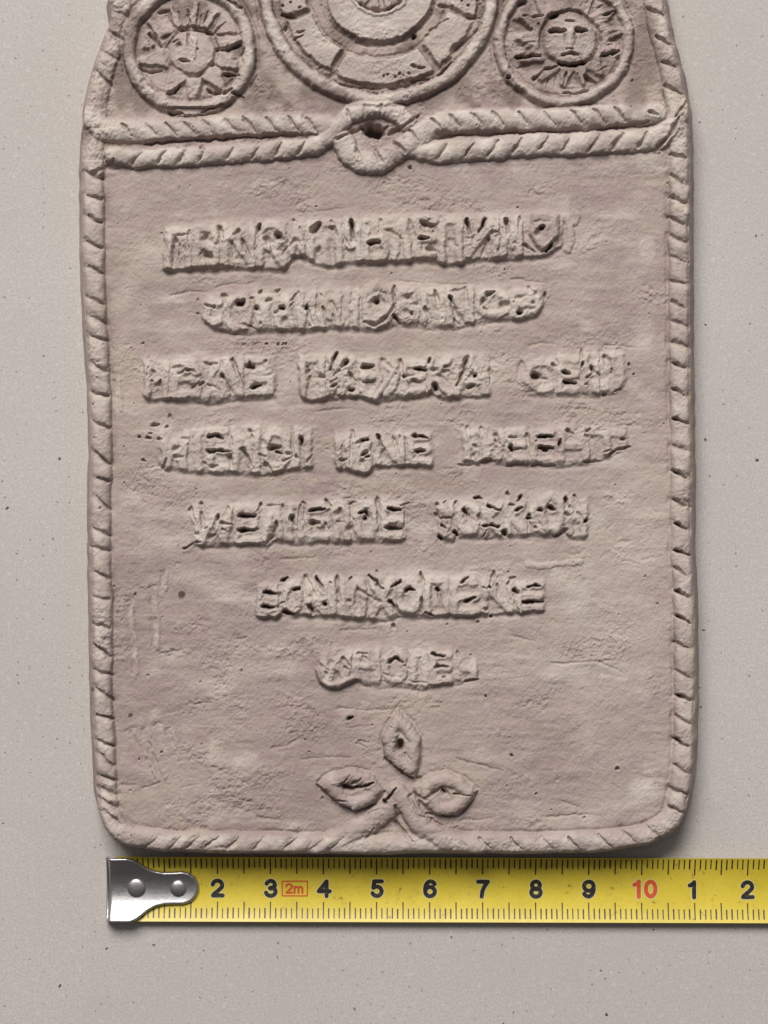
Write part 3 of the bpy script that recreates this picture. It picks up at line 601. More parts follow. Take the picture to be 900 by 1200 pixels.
for g in [(412, 508, 412, 513, 2.8, 6), (412, 512, 411, 546, 2.2, 4.5), (417, 519, 424, 519, 1.8, 7), (425, 517, 430, 516, 2.6, 10), (424, 533, 431, 530, 2.2, 10), (429, 536, 432, 535, 2, 9), (422, 540, 430, 541, 1.4, 4), (441, 510, 448, 524, 2.2, 9), (449, 526, 452, 540, 1.6, 4), (461, 512, 466, 530, 2, 4), (470, 510, 466, 526, 1.5, 4), (400, 539, 407, 538, 1.8, 7), (485, 510, 494, 512, 2.6, 11), (493, 511, 502, 513, 1.8, 10), (486, 529, 497, 528, 2.4, 11), (475, 512, 475, 540, 1.5, 3)]: G(*g)
bar([(538, 502), (600, 501), (660, 500), (740, 503)], [(538, 540), (562, 543), (568, 538), (590, 543), (620, 544), (650, 545), (680, 543), (700, 540), (715, 534), (740, 524)], 543, 735, 5.8, 1.3, [543, 561, 592, 620, 652, 690, 735], 'fourth line, last word, fading and rising at its right end', 10, glyphs=['P', 'W', 'E', 'E', 'H', 'T'])
for g in [(549, 500, 551, 518, 3.2, 4.5), (556, 523, 557, 524, 2, 5), (554, 533, 554, 536, 2, 4), (565, 500, 568, 518, 2.2, 5), (579, 508, 584, 518, 2.2, 6), (580, 516, 586, 520, 1.8, 7), (597, 512, 607, 512, 1.7, 6), (599, 524, 601, 528, 3.2, 12), (601, 527, 611, 527, 1.8, 8), (618, 508, 619, 520, 2.6, 5), (632, 510, 648, 511, 2.5, 13), (633, 524, 648, 526, 2.8, 13), (637, 527, 641, 527, 3, 13), (655, 516, 655, 526, 2.0, 9),
          (665, 505, 670, 509, 1.8, 8), (687, 505, 692, 503, 1.9, 8), (686, 510, 688, 512, 1.8, 5), (697, 504, 712, 504, 1.5, 3.5), (730, 515, 732, 515, 1.9, 8), (714, 534, 726, 528, 2, 7), (725, 528, 740, 525, 1.7, 6), (708, 530, 716, 528, 1.4, 5), (565, 541, 580, 541, 3, 5), (538, 545, 563, 545, 1.3, 4), (595, 546, 619, 545, 2.2, 5), (624, 546, 649, 546, 2.6, 5), (683, 541, 702, 541, 2.2, 5)]: G(*g)
# line 5
bar([(220, 592), (300, 589), (360, 588), (440, 586), (478, 585)], [(220, 634), (232, 639), (255, 640), (300, 638), (312, 641), (322, 634), (345, 637), (355, 636), (385, 635), (400, 636), (440, 633), (478, 633)], 225, 474, 6.8, 1.1, [225, 273, 305, 335, 357, 388, 412, 446, 474], 'fifth line, first word with an E cut by two black slots', 9, glyphs=['W', 'E', 'L', 'P', 'E', 'R', 'O', 'E'])
for g in [(235, 590, 236, 590, 2, 7), (221, 597, 221, 597, 1.8, 7), (223, 594, 230, 613, 1.6, 5), (236, 600, 238, 618, 2, 4.5), (254, 605, 254, 609, 2.4, 9), (253, 609, 250, 622, 1.8, 6), (266, 594, 264, 605, 2, 5), (259, 613, 270, 614, 1.8, 8), (243, 630, 251, 627, 2.5, 6), (230, 625, 231, 625, 2, 6), (217, 643, 219, 642, 1.9, 8), (220, 641, 228, 636, 1.2, 6), (231, 636, 235, 635, 1.8, 7), (240, 619, 243, 618, 1.3, 5), (260, 620, 266, 624, 1.3, 5),
          (280, 603, 299, 604, 3.0, 13), (280, 621, 292, 621, 2.9, 13), (292, 621, 302, 619, 1.9, 8), (305, 589, 301, 598, 1.8, 8), (313, 591, 328, 591, 1.5, 4), (330, 591, 332, 598, 1.4, 5), (342, 606, 344, 617, 2.8, 9), (352, 592, 350, 626, 1.7, 5), (355, 589, 358, 591, 2, 6), (363, 599, 381, 596, 1.7, 9), (384, 587, 389, 593, 1.9, 8), (365, 613, 373, 613, 3.8, 9), (381, 612, 381, 617, 2, 5),
          (395, 602, 400, 600, 3, 6), (394, 611, 404, 611, 1.4, 4), (407, 620, 410, 620, 3, 6), (410, 592, 418, 590, 1.5, 5), (442, 585, 443, 600, 2.5, 6.5), (443, 600, 447, 632, 1.8, 6.5), (456, 596, 469, 597, 2.5, 11), (453, 619, 469, 620, 2.5, 11), (474, 590, 472, 628, 1.3, 4), (470, 592, 478, 588, 1.5, 5), (414, 608, 416, 618, 1.3, 4)]: G(*g)
line([(325, 614), (321, 628), (313, 637)], 2.1, 8); line([(422, 602), (429, 600), (432, 607)], 2.1, 9); dot(427.5, 608, 2.8, 12)
ROUGH[win(478, 585, 512, 632, 2)] = 1.0
bar([(506, 590), (530, 588), (560, 587), (600, 584), (690, 585)], [(506, 630), (530, 633), (534, 628), (560, 629), (588, 628), (616, 629), (622, 626), (648, 626), (660, 619), (666, 628), (690, 630)], 512, 688, 6.2, 1.2, [512, 534, 564, 590, 618, 662, 688], 'fifth line, second word, heavily crumbled with a tall oval near its end', 8, glyphs=['Y', 'O', 'K', 'K', 'O', 'H'])
for g in [(512, 591, 513, 592, 2, 8), (520, 588, 523, 586, 1.5, 5), (535, 587, 532, 594, 1.4, 7), (517, 616, 522, 620, 2.4, 9), (514, 629, 517, 632, 2.2, 10), (532, 624, 535, 627, 2.3, 11), (543, 597, 548, 604, 2.7, 11), (548, 604, 550, 608, 2, 7), (556, 583, 564, 584, 1.8, 9), (571, 592, 580, 595, 1.8, 10), (580, 596, 587, 598, 1.5, 9), (561, 604, 562, 608, 2.4, 7), (583, 617, 584, 617, 2, 11), (591, 624, 592, 626, 3.1, 13),
          (594, 578, 595, 579, 1.9, 8), (611, 580, 607, 586, 1.8, 9), (597, 591, 603, 591, 1.4, 7), (605, 598, 612, 595, 2.2, 9), (619, 604, 620, 604, 2.1, 11), (618, 609, 620, 608, 2.4, 11), (618, 610, 618, 624, 1.8, 4), (625, 618, 628, 620, 1.6, 7), (630, 598, 633, 599, 2.6, 10), (642, 595, 650, 598, 2.7, 13), (662.5, 583, 663, 592, 2.1, 11), (665, 593, 670, 595, 1.5, 6), (663, 602, 666, 604, 2.4, 8), (673, 581, 676, 586, 1.5, 6), (685, 610, 687, 609, 1.9, 10), (676, 600, 684, 609, 1.2, 4), (566, 628, 570, 622, 1.2, 5)]: G(*g)
line([(568, 617), (575, 615), (583, 617)], 1.7, 10); ridge([(519, 596), (524, 602)], 8, 10); line([(509, 602), (516, 608), (528, 608)], 1.5, 5)
ridge([(645, 582), (656, 590), (658, 606), (650, 620), (638, 618), (632, 604), (634, 588), (645, 582)], 6.5, 8.2); line([(663, 619), (658, 624), (648, 628)], 1.7, 6)
# line 6
bar([(296, 686), (330, 682), (350, 679), (400, 676), (470, 675), (560, 676), (600, 679), (642, 681)], [(296, 722), (326, 724), (333, 718), (346, 722), (360, 720), (372, 723), (400, 722), (435, 724), (460, 724), (468, 720), (500, 723), (520, 719), (548, 722), (572, 719), (600, 718), (642, 716)], 301, 637, 7.2, 1.0, [301, 329, 357, 386, 406, 432, 464, 495, 527, 562, 603, 637], 'sixth line, one long word with an E at each end', 8, glyphs=['E', 'O', 'N', 'H', 'O', 'X', 'O', 'P', 'E', 'N', 'E'])
for g in [(310, 694, 323, 694, 2.4, 11), (308, 711, 321, 711, 2.9, 12), (331, 681, 337, 678, 2.1, 9), (345, 690, 350, 690, 2.8, 12), (334, 717, 345, 721, 2.9, 11), (327, 686, 327, 712, 1.3, 4), (329, 707, 334, 704, 1.2, 5), (358, 676, 371, 699, 2.6, 6), (370, 677, 381, 693, 2.0, 9), (363, 709, 364, 712, 2.8, 9), (366, 712, 368, 718, 2.6, 10), (381, 708, 382, 708, 2.7, 11), (394, 676, 396, 692, 2.4, 8), (396, 692, 398, 708, 2.2, 6), (387, 683, 390, 684, 1.4, 5),
          (412, 676, 409, 682, 1.4, 6), (420, 690, 440, 701, 1.8, 5), (443, 702, 446, 704, 2.6, 6), (408, 703, 410, 704, 2.4, 6), (434, 675, 450, 689, 1.8, 9.5), (469, 682, 459, 688, 2.0, 9), (476, 692, 480, 690, 2.4, 9), (480, 690, 485, 692, 2.3, 10), (457, 704, 462, 708, 2.4, 11), (462, 708, 472, 721, 2.0, 9), (493, 673, 497, 685, 1.7, 8), (493, 701, 494, 718, 1.6, 8), (512, 690, 513, 691, 2.3, 11), (513, 692, 519, 712, 1.4, 6),
          (462, 732, 463, 735, 2.2, 8), (541, 681, 549, 676, 2.1, 9), (543, 703, 555, 699, 2.6, 12), (579, 671, 575, 684, 1.9, 6), (573, 687, 574, 688, 1.6, 9), (565, 688, 572, 689, 1.2, 5), (595, 685, 598, 678, 1.7, 8), (598, 677, 604, 676, 1.7, 7), (603, 691, 606, 694, 2.7, 11), (618, 687, 626, 685, 2.0, 10), (626, 685, 633, 687, 2.0, 10), (613, 705, 636, 705, 1.8, 11), (568, 713, 569, 714, 2.4, 7), (575, 721, 576, 721, 1.8, 9), (498, 718, 509, 721, 1.6, 8), (583, 684, 583, 706, 1.3, 4), (558, 731, 559, 731, 1.4, 6)]: G(*g)
ridge([(605, 702), (610, 718)], 2.2, 9.5)
# line 7
bar([(372, 772), (384, 763), (420, 760), (480, 761), (530, 764), (563, 776)], [(372, 790), (380, 802), (396, 804), (410, 800), (418, 797), (428, 802), (446, 804), (470, 803), (495, 805), (530, 801), (545, 797), (563, 793)], 374, 560, 5.8, 1.1, [374, 414, 446, 479, 502, 531, 560], 'seventh and shortest line, a crumbled word with a curled left end', 10, glyphs=['W', 'H', 'O', 'P', 'E', 'H'])
ridge([(374, 786), (377, 797), (386, 802), (398, 801), (414, 795)], 4.5, 9.5); ridge([(376, 776), (387, 783), (397, 774)], 2.8, 8.5); ridge([(387, 783), (387, 792)], 3.0, 9)
for g in [(382, 788, 383, 794, 2, 4), (393, 787, 398, 795, 3, 4.5), (388, 775, 389, 776, 3, 3), (401, 772, 411, 781, 1.7, 6), (404, 782, 410, 784, 1.7, 5), (418, 766, 430, 766, 1.4, 5), (425, 769, 432, 774, 1.4, 4), (455, 776, 463, 772, 2.5, 9), (463, 772, 473, 775, 2.4, 9), (473, 778, 482, 784, 1.6, 4), (508, 767, 521, 769, 2.3, 10), (511, 781, 525, 781, 2.5, 9), (511, 778, 512, 784, 1.5, 6), (536, 764, 538, 772, 1.5, 4), (519, 794, 520, 794, 1.6, 6), (545, 798, 561, 795, 1.6, 7), (448, 790, 470, 794, 1.3, 3), (480, 797, 500, 799, 1.2, 3)]: G(*g)

# ---- trefoil of three leaves on crossed stems
tre = part('trefoil', 0, 'three pointed leaves on crossed stems rising from the bottom rope')
ridge([(372, 990), (402, 982), (430, 968), (450, 952), (464, 936)], 13, 11.0, lab=tre)
ridge([(560, 990), (520, 984), (498, 973), (485, 955), (475, 938), (466, 928)], 12.5, 13.0, lab=tre, k=.8)
lf = part('leaf', tre, 'left leaf with a long dark slot'); mound([(372, 919), (388, 907), (412, 900), (436, 906), (452, 926), (440, 941), (416, 951), (398, 944), (384, 932)], 8.0, 3.5, lf)
lf = part('leaf', tre, 'right leaf with a shallow groove along it'); mound([(484, 922), (500, 908), (524, 905), (543, 911), (562, 925), (552, 941), (536, 954), (513, 956), (498, 944), (486, 934)], 8.0, 3.5, lf)
lf = part('leaf', tre, 'upright top leaf with a round hole'); mound([(467, 829), (480, 843), (494, 862), (492, 886), (485, 914), (466, 903), (450, 886), (449, 858), (458, 842)], 8.0, 3.5, lf)
for g in [(468, 869, 469, 875, 4.0, 14), (404, 922, 418, 922, 3.6, 12), (418, 922, 426, 921, 2.6, 9), (428, 920, 438, 917, 2.0, 9), (405, 915, 410, 907, 1.4, 5), (414, 917, 424, 911, 1.4, 5), (448, 888, 462, 899, 1.6, 7), (462, 899, 483, 913, 1.5, 8), (451, 938, 453, 940, 2.6, 11), (453, 937, 466, 923, 2.0, 9), (371, 920, 390, 937, 1.3, 6), (390, 938, 408, 938, 1.3, 5),
          (500, 933, 520, 921, 2.0, 6.5), (520, 927, 527, 931, 3.6, 6.5), (520, 926, 522, 928, 2, 9), (532, 930, 552, 930, 1.4, 6), (480, 931, 500, 936, 2.4, 8), (486, 912, 494, 913, 1.6, 6), (464, 962, 483, 986, 2.2, 8), (479, 932, 492, 955, 1.8, 6), (492, 955, 520, 968, 1.6, 4.5), (464, 942, 466, 962, 1.6, 6), (425, 958, 445, 948, 1.6, 4), (399, 943, 418, 952, 1.4, 6), (418, 952, 446, 941, 1.3, 5), (457, 850, 461, 852, 1.5, 4), (474, 880, 480, 890, 1.5, 3),
          (500, 953, 540, 957, 1.5, 5), (540, 956, 560, 930, 1.2, 4), (410, 841, 412, 840, 2.2, 9), (436, 849, 436, 849, 1.2, 3), (420, 868, 434, 869, 1.2, 2.5), (418, 870, 430, 876, 1.2, 2.5), (430, 983, 440, 970, 1.5, 4)]: G(*g)
for (qx, qy), pts in (((469, 873), [(467, 829), (480, 843), (494, 862), (492, 886), (485, 914), (466, 903), (450, 886), (449, 858), (458, 842)]),
                      ((416, 924), [(372, 919), (388, 907), (412, 900), (436, 906), (452, 926), (440, 941), (416, 951), (398, 944), (384, 932)]),
                      ((524, 930), [(484, 922), (500, 908), (524, 905), (543, 911), (562, 925), (552, 941), (536, 954), (513, 956), (498, 944), (486, 934)])):
    lp = [(qx + (x - qx) * .66, qy + (y - qy) * .66) for x, y in pts]; ridge(lp + lp[:1], 8.5, 13.5, k=.8)
for lp in ([(467, 827), (481, 842), (496, 862), (494, 888), (486, 912)], [(467, 827), (456, 842), (447, 858), (448, 888)], [(372, 917), (388, 905), (412, 898), (434, 903)], [(488, 916), (502, 906), (524, 903), (544, 909), (562, 923)]):
    line(lp, 2.4, 1.7)
mound([(463, 970), (480, 990), (455, 990)], 4.5, 4, tre)

# ---- dents, scratches and smears of the panel
for pts, h in (([(150, 712), (154, 745), (157, 790)], 1.6), ([(176, 692), (180, 725), (181, 760)], 1.8), ([(190, 673), (189, 692)], 1.6), ([(153, 858), (168, 888), (180, 912)], 1.7), ([(166, 856), (178, 882), (188, 910)], 1.7), ([(183, 850), (194, 876)], 1.4), ([(196, 855), (204, 872)], 1.4),
                ([(134, 446), (137, 480)], 1.6), ([(618, 661), (632, 664), (652, 661), (680, 658)], 2.2), ([(690, 702), (716, 716)], .7)):
    if pts[0][0] < 300:
        line(pts, 3.4, h * 1.1); ridge([(x + 5, y) for x, y in pts], 3.0, h * .7, add=True); smear(pale, [(x + 3, y) for x, y in pts], 2.2, .5)
    else: ridge(pts, 3.8, h * .7, add=True); smear(pale, pts, 3.0, .5)
for pts in ([(188, 768), (200, 763), (212, 761)], [(146, 857), (152, 853), (160, 853)], [(165, 855), (170, 852)], [(180, 850), (186, 846), (190, 848)], [(195, 855), (201, 852)], [(146, 708), (152, 704)], [(175, 689), (183, 687)], [(187, 672), (192, 670)],
            [(140, 922), (156, 920)], [(166, 924), (178, 920), (186, 915)], [(318, 877), (336, 874), (352, 864)], [(228, 825), (240, 823)], [(353, 891), (380, 888), (410, 887)], [(395, 830), (430, 832), (470, 831)], [(535, 890), (560, 895), (590, 905)], [(540, 962), (575, 958)],
            [(200, 290 + 55), (245, 340)], [(498, 246), (530, 250)], [(470, 330), (500, 333)], [(505, 332), (562, 334)], [(600, 327), (640, 333)], [(398, 738), (440, 736)], [(330, 657), (370, 653)], [(610, 635), (640, 634)], [(726, 634), (738, 634)], [(300, 960), (330, 961)], [(640, 958), (690, 955)],
            [(255, 335), (290, 333), (300, 330)], [(375, 248), (412, 244)], [(372, 482), (412, 480)], [(620, 405), (640, 402)], [(630, 402), (650, 404)], [(710, 405), (745, 408)], [(645, 778), (700, 774), (730, 790)], [(600, 745), (625, 752)], [(660, 940), (680, 948)]):
    line(pts, 1.5, rng.uniform(.8, 1.4)); waist(*pts[0], *pts[-1], 5, .7)
rs = random.Random(9)
for k in range(70):
    x, y = rs.uniform(135, 780), rs.uniform(205, 970); L = rs.uniform(4, 26); a = rs.gauss(0, .28)
    gouge(x, y, x + L * cos(a), y + L * sin(a), rs.uniform(.8, 1.5), rs.uniform(.3, .8))
for k in range(160):
    x, y = rs.uniform(105, 805), rs.uniform(0, 990); dot(x, y, rs.uniform(.6, 1.3), rs.uniform(1.5, 4))
for x, y, r in ((600, 885, 1.6), (628, 931, 1.4), (725, 900, 1.6), (569, 816, 1.3), (218, 643, 1.5), (312, 403, 1.2), (334, 404, 1.2), (325, 404, 1.8), (331, 404, 1.3), (163, 890, 1), (190, 880, 1.2)): dot(x, y, r, 6)
for x, y, r in ((155, 490, 40), (770, 560, 30), (140, 540, 25), (470, 300, 80)): smear(warm, [(x, y)], r, .22)
for p, r, v in (([(150, 300), (185, 285)], 20, .35), ([(145, 420), (148, 450)], 16, .45), ([(375, 440), (520, 395)], 22, .25), ([(540, 560), (420, 570)], 16, .3), ([(655, 675), (662, 700)], 11, .3), ([(500, 825), (440, 830)], 18, .25), ([(560, 910), (545, 900)], 15, .35), ([(650, 745), (660, 765)], 15, .25), ([(620, 960), (660, 955)], 12, .3), ([(760, 100), (795, 120)], 14, .5), ([(806, 700), (816, 860)], 6, .6), ([(810, 420), (812, 560)], 4, .6)): smear(warm, p, r, v)
smear(pale, [(652, 672), (655, 698)], 9, .6); smear(pale, [(655, 698), (690, 702)], 4, .35); smear(pale, [(618, 661), (650, 662)], 4, .5); smear(pale, [(710, 300), (750, 330)], 16, .3); smear(pale, [(725, 385), (735, 400)], 5, .35)
spot[win(213, 697, 213, 697, 9)] = 0
for x, y, r in ((213, 697, 4.2), (151.5, 838, 2.3), (411, 841, 1.6), (109, 809, 2)): 
    w = win(x, y, x, y, 12); spot[w] = np.maximum(spot[w], .85 * (1 - sstep(r * .8, r * 1.25, np.hypot(PX[w] - x, PY[w] - y) if r < 4 else np.hypot(gx[w] - x, gy[w] - y) + .8 * med[w])))

# ---- skin of the clay: sandy all over, dragged smooth in places, torn in others
torn = sstep(.05, .55, vnoise(46, 30, 51, 2)); worn = sstep(-.2, .5, vnoise(80, 60, 52, 2))
SURF = (.42 * vnoise(1.2, 1.2, 53) + .34 * vnoise(2.6, 2.6, 54) + .45 * vnoise(6, 4, 55, 2)) * (.55 + .9 * torn)
SURF += .9 * torn * np.clip(vnoise(11, 7, 56, 3) - .05, 0, 1) * 2.2 + 1.3 * vnoise(34, 22, 57, 2)
SURF -= torn * 1.1 * sstep(.25, .6, vnoise(8, 5, 58, 2))
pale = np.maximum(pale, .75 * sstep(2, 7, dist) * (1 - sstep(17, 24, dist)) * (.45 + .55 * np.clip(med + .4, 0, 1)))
pale = np.maximum(pale, .40 * sstep(.15, .6, vnoise(34, 24, 81, 3)) + .35 * sstep(.0, .7, vnoise(110, 40, 89, 2)) * (gx > 600))
warm = np.maximum(warm, .35 * sstep(.3, .7, vnoise(60, 40, 82, 3)) + 0 * warm)
grime_and_dark = np.maximum(grime_and_dark, .22 * sstep(.3, .75, vnoise(50, 30, 83, 4)))
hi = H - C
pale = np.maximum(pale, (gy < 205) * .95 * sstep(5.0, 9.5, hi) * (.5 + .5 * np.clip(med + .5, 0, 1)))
rowy = np.min([np.abs(gy - y_ + (gx - 450) * k_) for y_, k_ in ((285, .06), (360, .03), (443, .02), (526, .01), (608, .03), (700, 0.0), (783, 0))], axis=0)
rows = (1 - sstep(14, 38, rowy)) * sstep(40, 75, dist) * (gy > 225) * (gy < 830)
pale = np.maximum(pale, rows * .5 * sstep(-.35, .45, vnoise(60, 14, 84, 3)))
warm = np.maximum(warm, .5 * sstep(.0, .6, vnoise(90, 60, 85, 2)) * sstep(.0, .5, vnoise(22, 10, 86, 2)))
mauve = .30 * sstep(620, 900, gy) * sstep(-.4, .5, vnoise(90, 60, 87, 2)) * (dist > 26)
grime_and_dark = np.maximum(grime_and_dark, mauve * .45)
grime_and_dark = np.maximum(grime_and_dark, (gy < 127) * (dist > 22) * .75 * sstep(-.15, .45, vnoise(20, 16, 88, 3)) * (1 - sstep(4, 7.5, hi)))
pale = pale * (.45 + .75 * sstep(-.45, .35, vnoise(26, 26, 91, 4)))
grime_and_dark = np.maximum(grime_and_dark, .34 * sstep(-.2, .5, vnoise(24, 40, 92, 3)) * np.exp(-((dist - 27) / 5) ** 2) * (gy > 200))  # darker band, broken up by noise, following the rope's inner edge
# ---- combine
Z = T + H - C + LIP - BROAD + SURF
Z += ROUGH * (.42 * fine + .75 * crumb) + .5 * med * ROUGH
# edge: rounded shoulder, then a slightly drafted side wall down to below the table
wr = 10.5 * sstep(620, 790, gx) * (1 - sstep(930, 992, gy)); wlft = 9.0 * (1 - sstep(110, 300, gx)) * (1 - sstep(930, 985, gy))
wall = np.maximum(np.maximum(wr, wlft), 5.0)
t = np.clip(-dist / wall, -1, 1.4)
sh = np.clip(1 - dist / 5.0, 0, 1); Z -= 2.2 * sh ** 2
outside = dist < 0
zo = (T + .8) * (1 - np.clip(t, 0, 1.4) ** 1.25) + .5 * crumb + 1.0 * med * np.clip(1 - t, 0, 1)
Z = np.where(outside, np.minimum(Z, zo), Z)
Z = np.maximum(Z, -2.0)

# normals of the whole relief, so that the parts meet without a seam
gyz, gxz = np.gradient(Z)
nrm = np.dstack([-gxz, gyz, np.ones_like(Z)]); nrm /= np.linalg.norm(nrm, axis=2, keepdims=True)
PB = (CX, CY)                                   # base of the plaque on the table
plaque = empty('clay_plaque', W(PB[0], PB[1], 0))
tag(plaque, 'pinkish clay plaque with rope border, sun medallions and raised lettering, above the tape', 'plaque')
V = np.dstack([(gx - PB[0]) * S, (PB[1] - gy) * S, Z * S]).reshape(-1, 3).astype(np.float32)
NR = nrm.reshape(-1, 3).astype(np.float32)
att = {'grime_and_dark': grime_and_dark.ravel(), 'pale': pale.ravel(), 'warm': warm.ravel(), 'spot': spot.ravel()}
idx = np.arange(NX * NY).reshape(NY, NX)
a = idx[:-1, :-1]; b = idx[:-1, 1:]; c = idx[1:, 1:]; d = idx[1:, :-1]
keep = (np.maximum(np.maximum(t[:-1, :-1], t[1:, 1:]), np.maximum(t[:-1, 1:], t[1:, :-1])) < 1.35)
cell = LAB[:-1, :-1]
quads = np.stack([d[keep], c[keep], b[keep], a[keep]], axis=1)
labs = cell[keep]
order = np.argsort(labs, kind='stable'); quads = quads[order]; labs = labs[order]
ids, starts = np.unique(labs, return_index=True); ends = list(starts[1:]) + [len(labs)]
made = {}
chunk = {int(i): quads[s:e] for i, s, e in zip(ids, starts, ends)}
small = [i for i, q in chunk.items() if len(q) < 25 and i != 0]
for i in small:                                   # slivers go back to what they sit on
    p = PARTS[i][1] or 0
    p = p if p in chunk and p not in small else 0
    chunk[p] = np.concatenate([chunk[p], chunk.pop(i)])
for i in sorted(chunk):
    name, par, lab = PARTS[i]
    q = chunk[i]; used, inv = np.unique(q, return_inverse=True); inv = inv.reshape(-1)
    me = bpy.data.meshes.new(name)
    me.vertices.add(len(used)); me.vertices.foreach_set('co', V[used].ravel())
    nf = len(q); me.loops.add(nf * 4); me.loops.foreach_set('vertex_index', inv.astype(np.int32))
    me.polygons.add(nf); me.polygons.foreach_set('loop_start', np.arange(0, nf * 4, 4, dtype=np.int32))
    me.update(calc_edges=True)
    me.polygons.foreach_set('use_smooth', np.ones(nf, bool))
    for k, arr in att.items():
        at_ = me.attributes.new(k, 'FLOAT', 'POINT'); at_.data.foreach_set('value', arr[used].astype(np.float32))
    me.normals_split_custom_set_from_vertices(NR[used].tolist())
    me.materials.append(clay)
    o = bpy.data.objects.new(name, me); col.objects.link(o); made[i] = o
    if lab: o['label'] = lab
for i, o in made.items():
    par = PARTS[i][1]
    o.parent = plaque if (par is None or par == 0) else made.get(par, plaque)

# ================================================================== THE TAPE MEASURE
# positions below are as photographed; tabletop items are further from the lens than the face
def onz(x, y, z):
    k = (T + D - z) / D
    return (CX + (x - CX) * k, CY + (y - CY) * k)
TX, TY = 450.0, 1041.0
tape = empty('tape_measure', W(*onz(TX, TY, 0), 0))
tag(tape, 'yellow tape measure lying below the plaque, riveted metal hook at its left end', 'tape measure')
tb = onz(TX, TY, 0)
HW = 37.8; SAG = 8.5
def yc(x): return 1041.2 + (x - 130) * .0028
def zt(y, x):
    u = (y - yc(x)) / HW; return 3.5 + SAG * u * u
def TP(x, y, lift=0.0, z=None):
    zz = zt(y, x) if z is None else z
    X, Y = onz(x, y, 8.0)
    return ((X - tb[0]) * S, (tb[1] - Y) * S, (zz + lift) * S)
# blade
vs, fs = [], []
us = [-1, -.985, -.9, -.75, -.6, -.45, -.3, -.15, 0, .15, .3, .45, .6, .75, .9, .985, 1]
xs = [136] + list(range(160, 1220, 20))
for x in xs:
    for u in us: vs.append(TP(x, yc(x) + u * HW, 0))
    for u in reversed(us): vs.append(TP(x, yc(x) + u * HW, -1.3))
m = len(us) * 2
for i in range(len(xs) - 1):
    for j in range(m):
        a0 = i * m + j; b0 = i * m + (j + 1) % m; fs.append((a0, b0, b0 + m, a0 + m))
blade = mesh_obj('blade', vs, fs, blade_m, tape)
try: blade.data.set_sharp_from_angle(angle=radians(40))
except Exception: pass

def contour(name, sdf, x0, x1, y0, y1, cell_, pos, mat, parent, smooth=True, level=0.0):
    """surface of the region sdf < level, cut cleanly along its outline"""
    nx = int((x1 - x0) / cell_) + 1; ny = int((y1 - y0) / cell_) + 1
    X, Y = np.meshgrid(x0 + np.arange(nx) * cell_, y0 + np.arange(ny) * cell_)
    F = sdf(X, Y) - level
    vid = {}; vs = []; fs = []
    def V_(i, j):
        k = (i, j)
        if k not in vid: vid[k] = len(vs); vs.append(pos(X[i, j], Y[i, j]))
        return vid[k]
    def E_(i, j, i2, j2):
        k = (min((i, j), (i2, j2)), max((i, j), (i2, j2)))
        if k not in vid:
            f1, f2 = F[i, j], F[i2, j2]; t_ = f1 / (f1 - f2)
            vid[k] = len(vs); vs.append(pos(X[i, j] + (X[i2, j2] - X[i, j]) * t_, Y[i, j] + (Y[i2, j2] - Y[i, j]) * t_))
        return vid[k]
    for i in range(ny - 1):
        for j in range(nx - 1):
            cs = [(i, j), (i + 1, j), (i + 1, j + 1), (i, j + 1)]
            ins = [F[c_] < 0 for c_ in cs]
            if not any(ins): continue
            if all(ins): fs.append([V_(*c_) for c_ in cs]); continue
            poly = []
            for k in range(4):
                p, q_ = cs[k], cs[(k + 1) % 4]
                if ins[k]: poly.append(V_(*p))
                if ins[k] != ins[(k + 1) % 4]: poly.append(E_(*p, *q_))
            if len(poly) >= 3: fs.append(poly)
    return mesh_obj(name, vs, fs, mat, parent, smooth)

def arc(cx_, cy_, rx, ry, a0, a1, k=14):
    return [(cx_ + rx * cos(radians(a0 + (a1 - a0) * i / k)), cy_ + ry * sin(radians(a0 + (a1 - a0) * i / k))) for i in range(k + 1)]
GL = {
 '0': [arc(8.5, 11, 5.6, 8.7, 0, 360, 24)],
 '1': [[(10, 20), (10, 2.2), (8.5, 4.6), (4.8, 6.2)]],
 '2': [arc(8.4, 7.6, 5.6, 5.4, -172, 28) + [(9.5, 13.8), (4.2, 18.0), (3.2, 19.6), (14.6, 19.6)]],
 '3': [arc(8.2, 6.9, 4.9, 4.6, -165, 88) + [(7.2, 11.0)] + arc(8.2, 15.0, 5.7, 4.9, -80, 165)],
 '4': [[(11.6, 20), (11.6, 2.8), (2.4, 14.4), (15.4, 14.4)]],
 '5': [[(14.2, 2.5), (5.4, 2.5), (4.2, 10.2)] + arc(8.4, 14.2, 5.6, 5.5, -128, 155)],
 '6': [arc(8.6, 14.4, 5.6, 5.4, 0, 360, 22), arc(9.3, 11.6, 6.4, 9.2, -42, -185)],
 '7': [[(2.8, 2.6), (14.4, 2.6), (10.2, 8.4), (7.8, 14), (7.0, 20)]],
 '8': [arc(8.5, 6.7, 4.6, 4.5, 0, 360, 22), arc(8.5, 15.2, 5.5, 4.8, 0, 360, 22)],
 'm': [[(3, 20), (3, 8)], [(3, 11)] + arc(6.8, 11.2, 3.6, 3.4, -170, 0) + [(10.4, 20)], [(10.4, 11)] + arc(14.2, 11.2, 3.6, 3.4, -170, 0) + [(17.8, 20)]],
}
GL['9'] = [[(17 - x, 22 - y) for x, y in s] for s in GL['6']]
def stroke_sdf(strokes, ox_, oy_, sc, hw, sx=1.0):
    def f(X, Y):
        d_ = np.full(X.shape, 1e9)
        for s in strokes:
            for (ax, ay), (bx_, by_) in zip(s, s[1:]):
                d_ = np.minimum(d_, segdist(X, Y, ox_ + ax * sc * sx, oy_ + ay * sc, ox_ + bx_ * sc * sx, oy_ + by_ * sc)[0])
        return d_ - hw
    return f
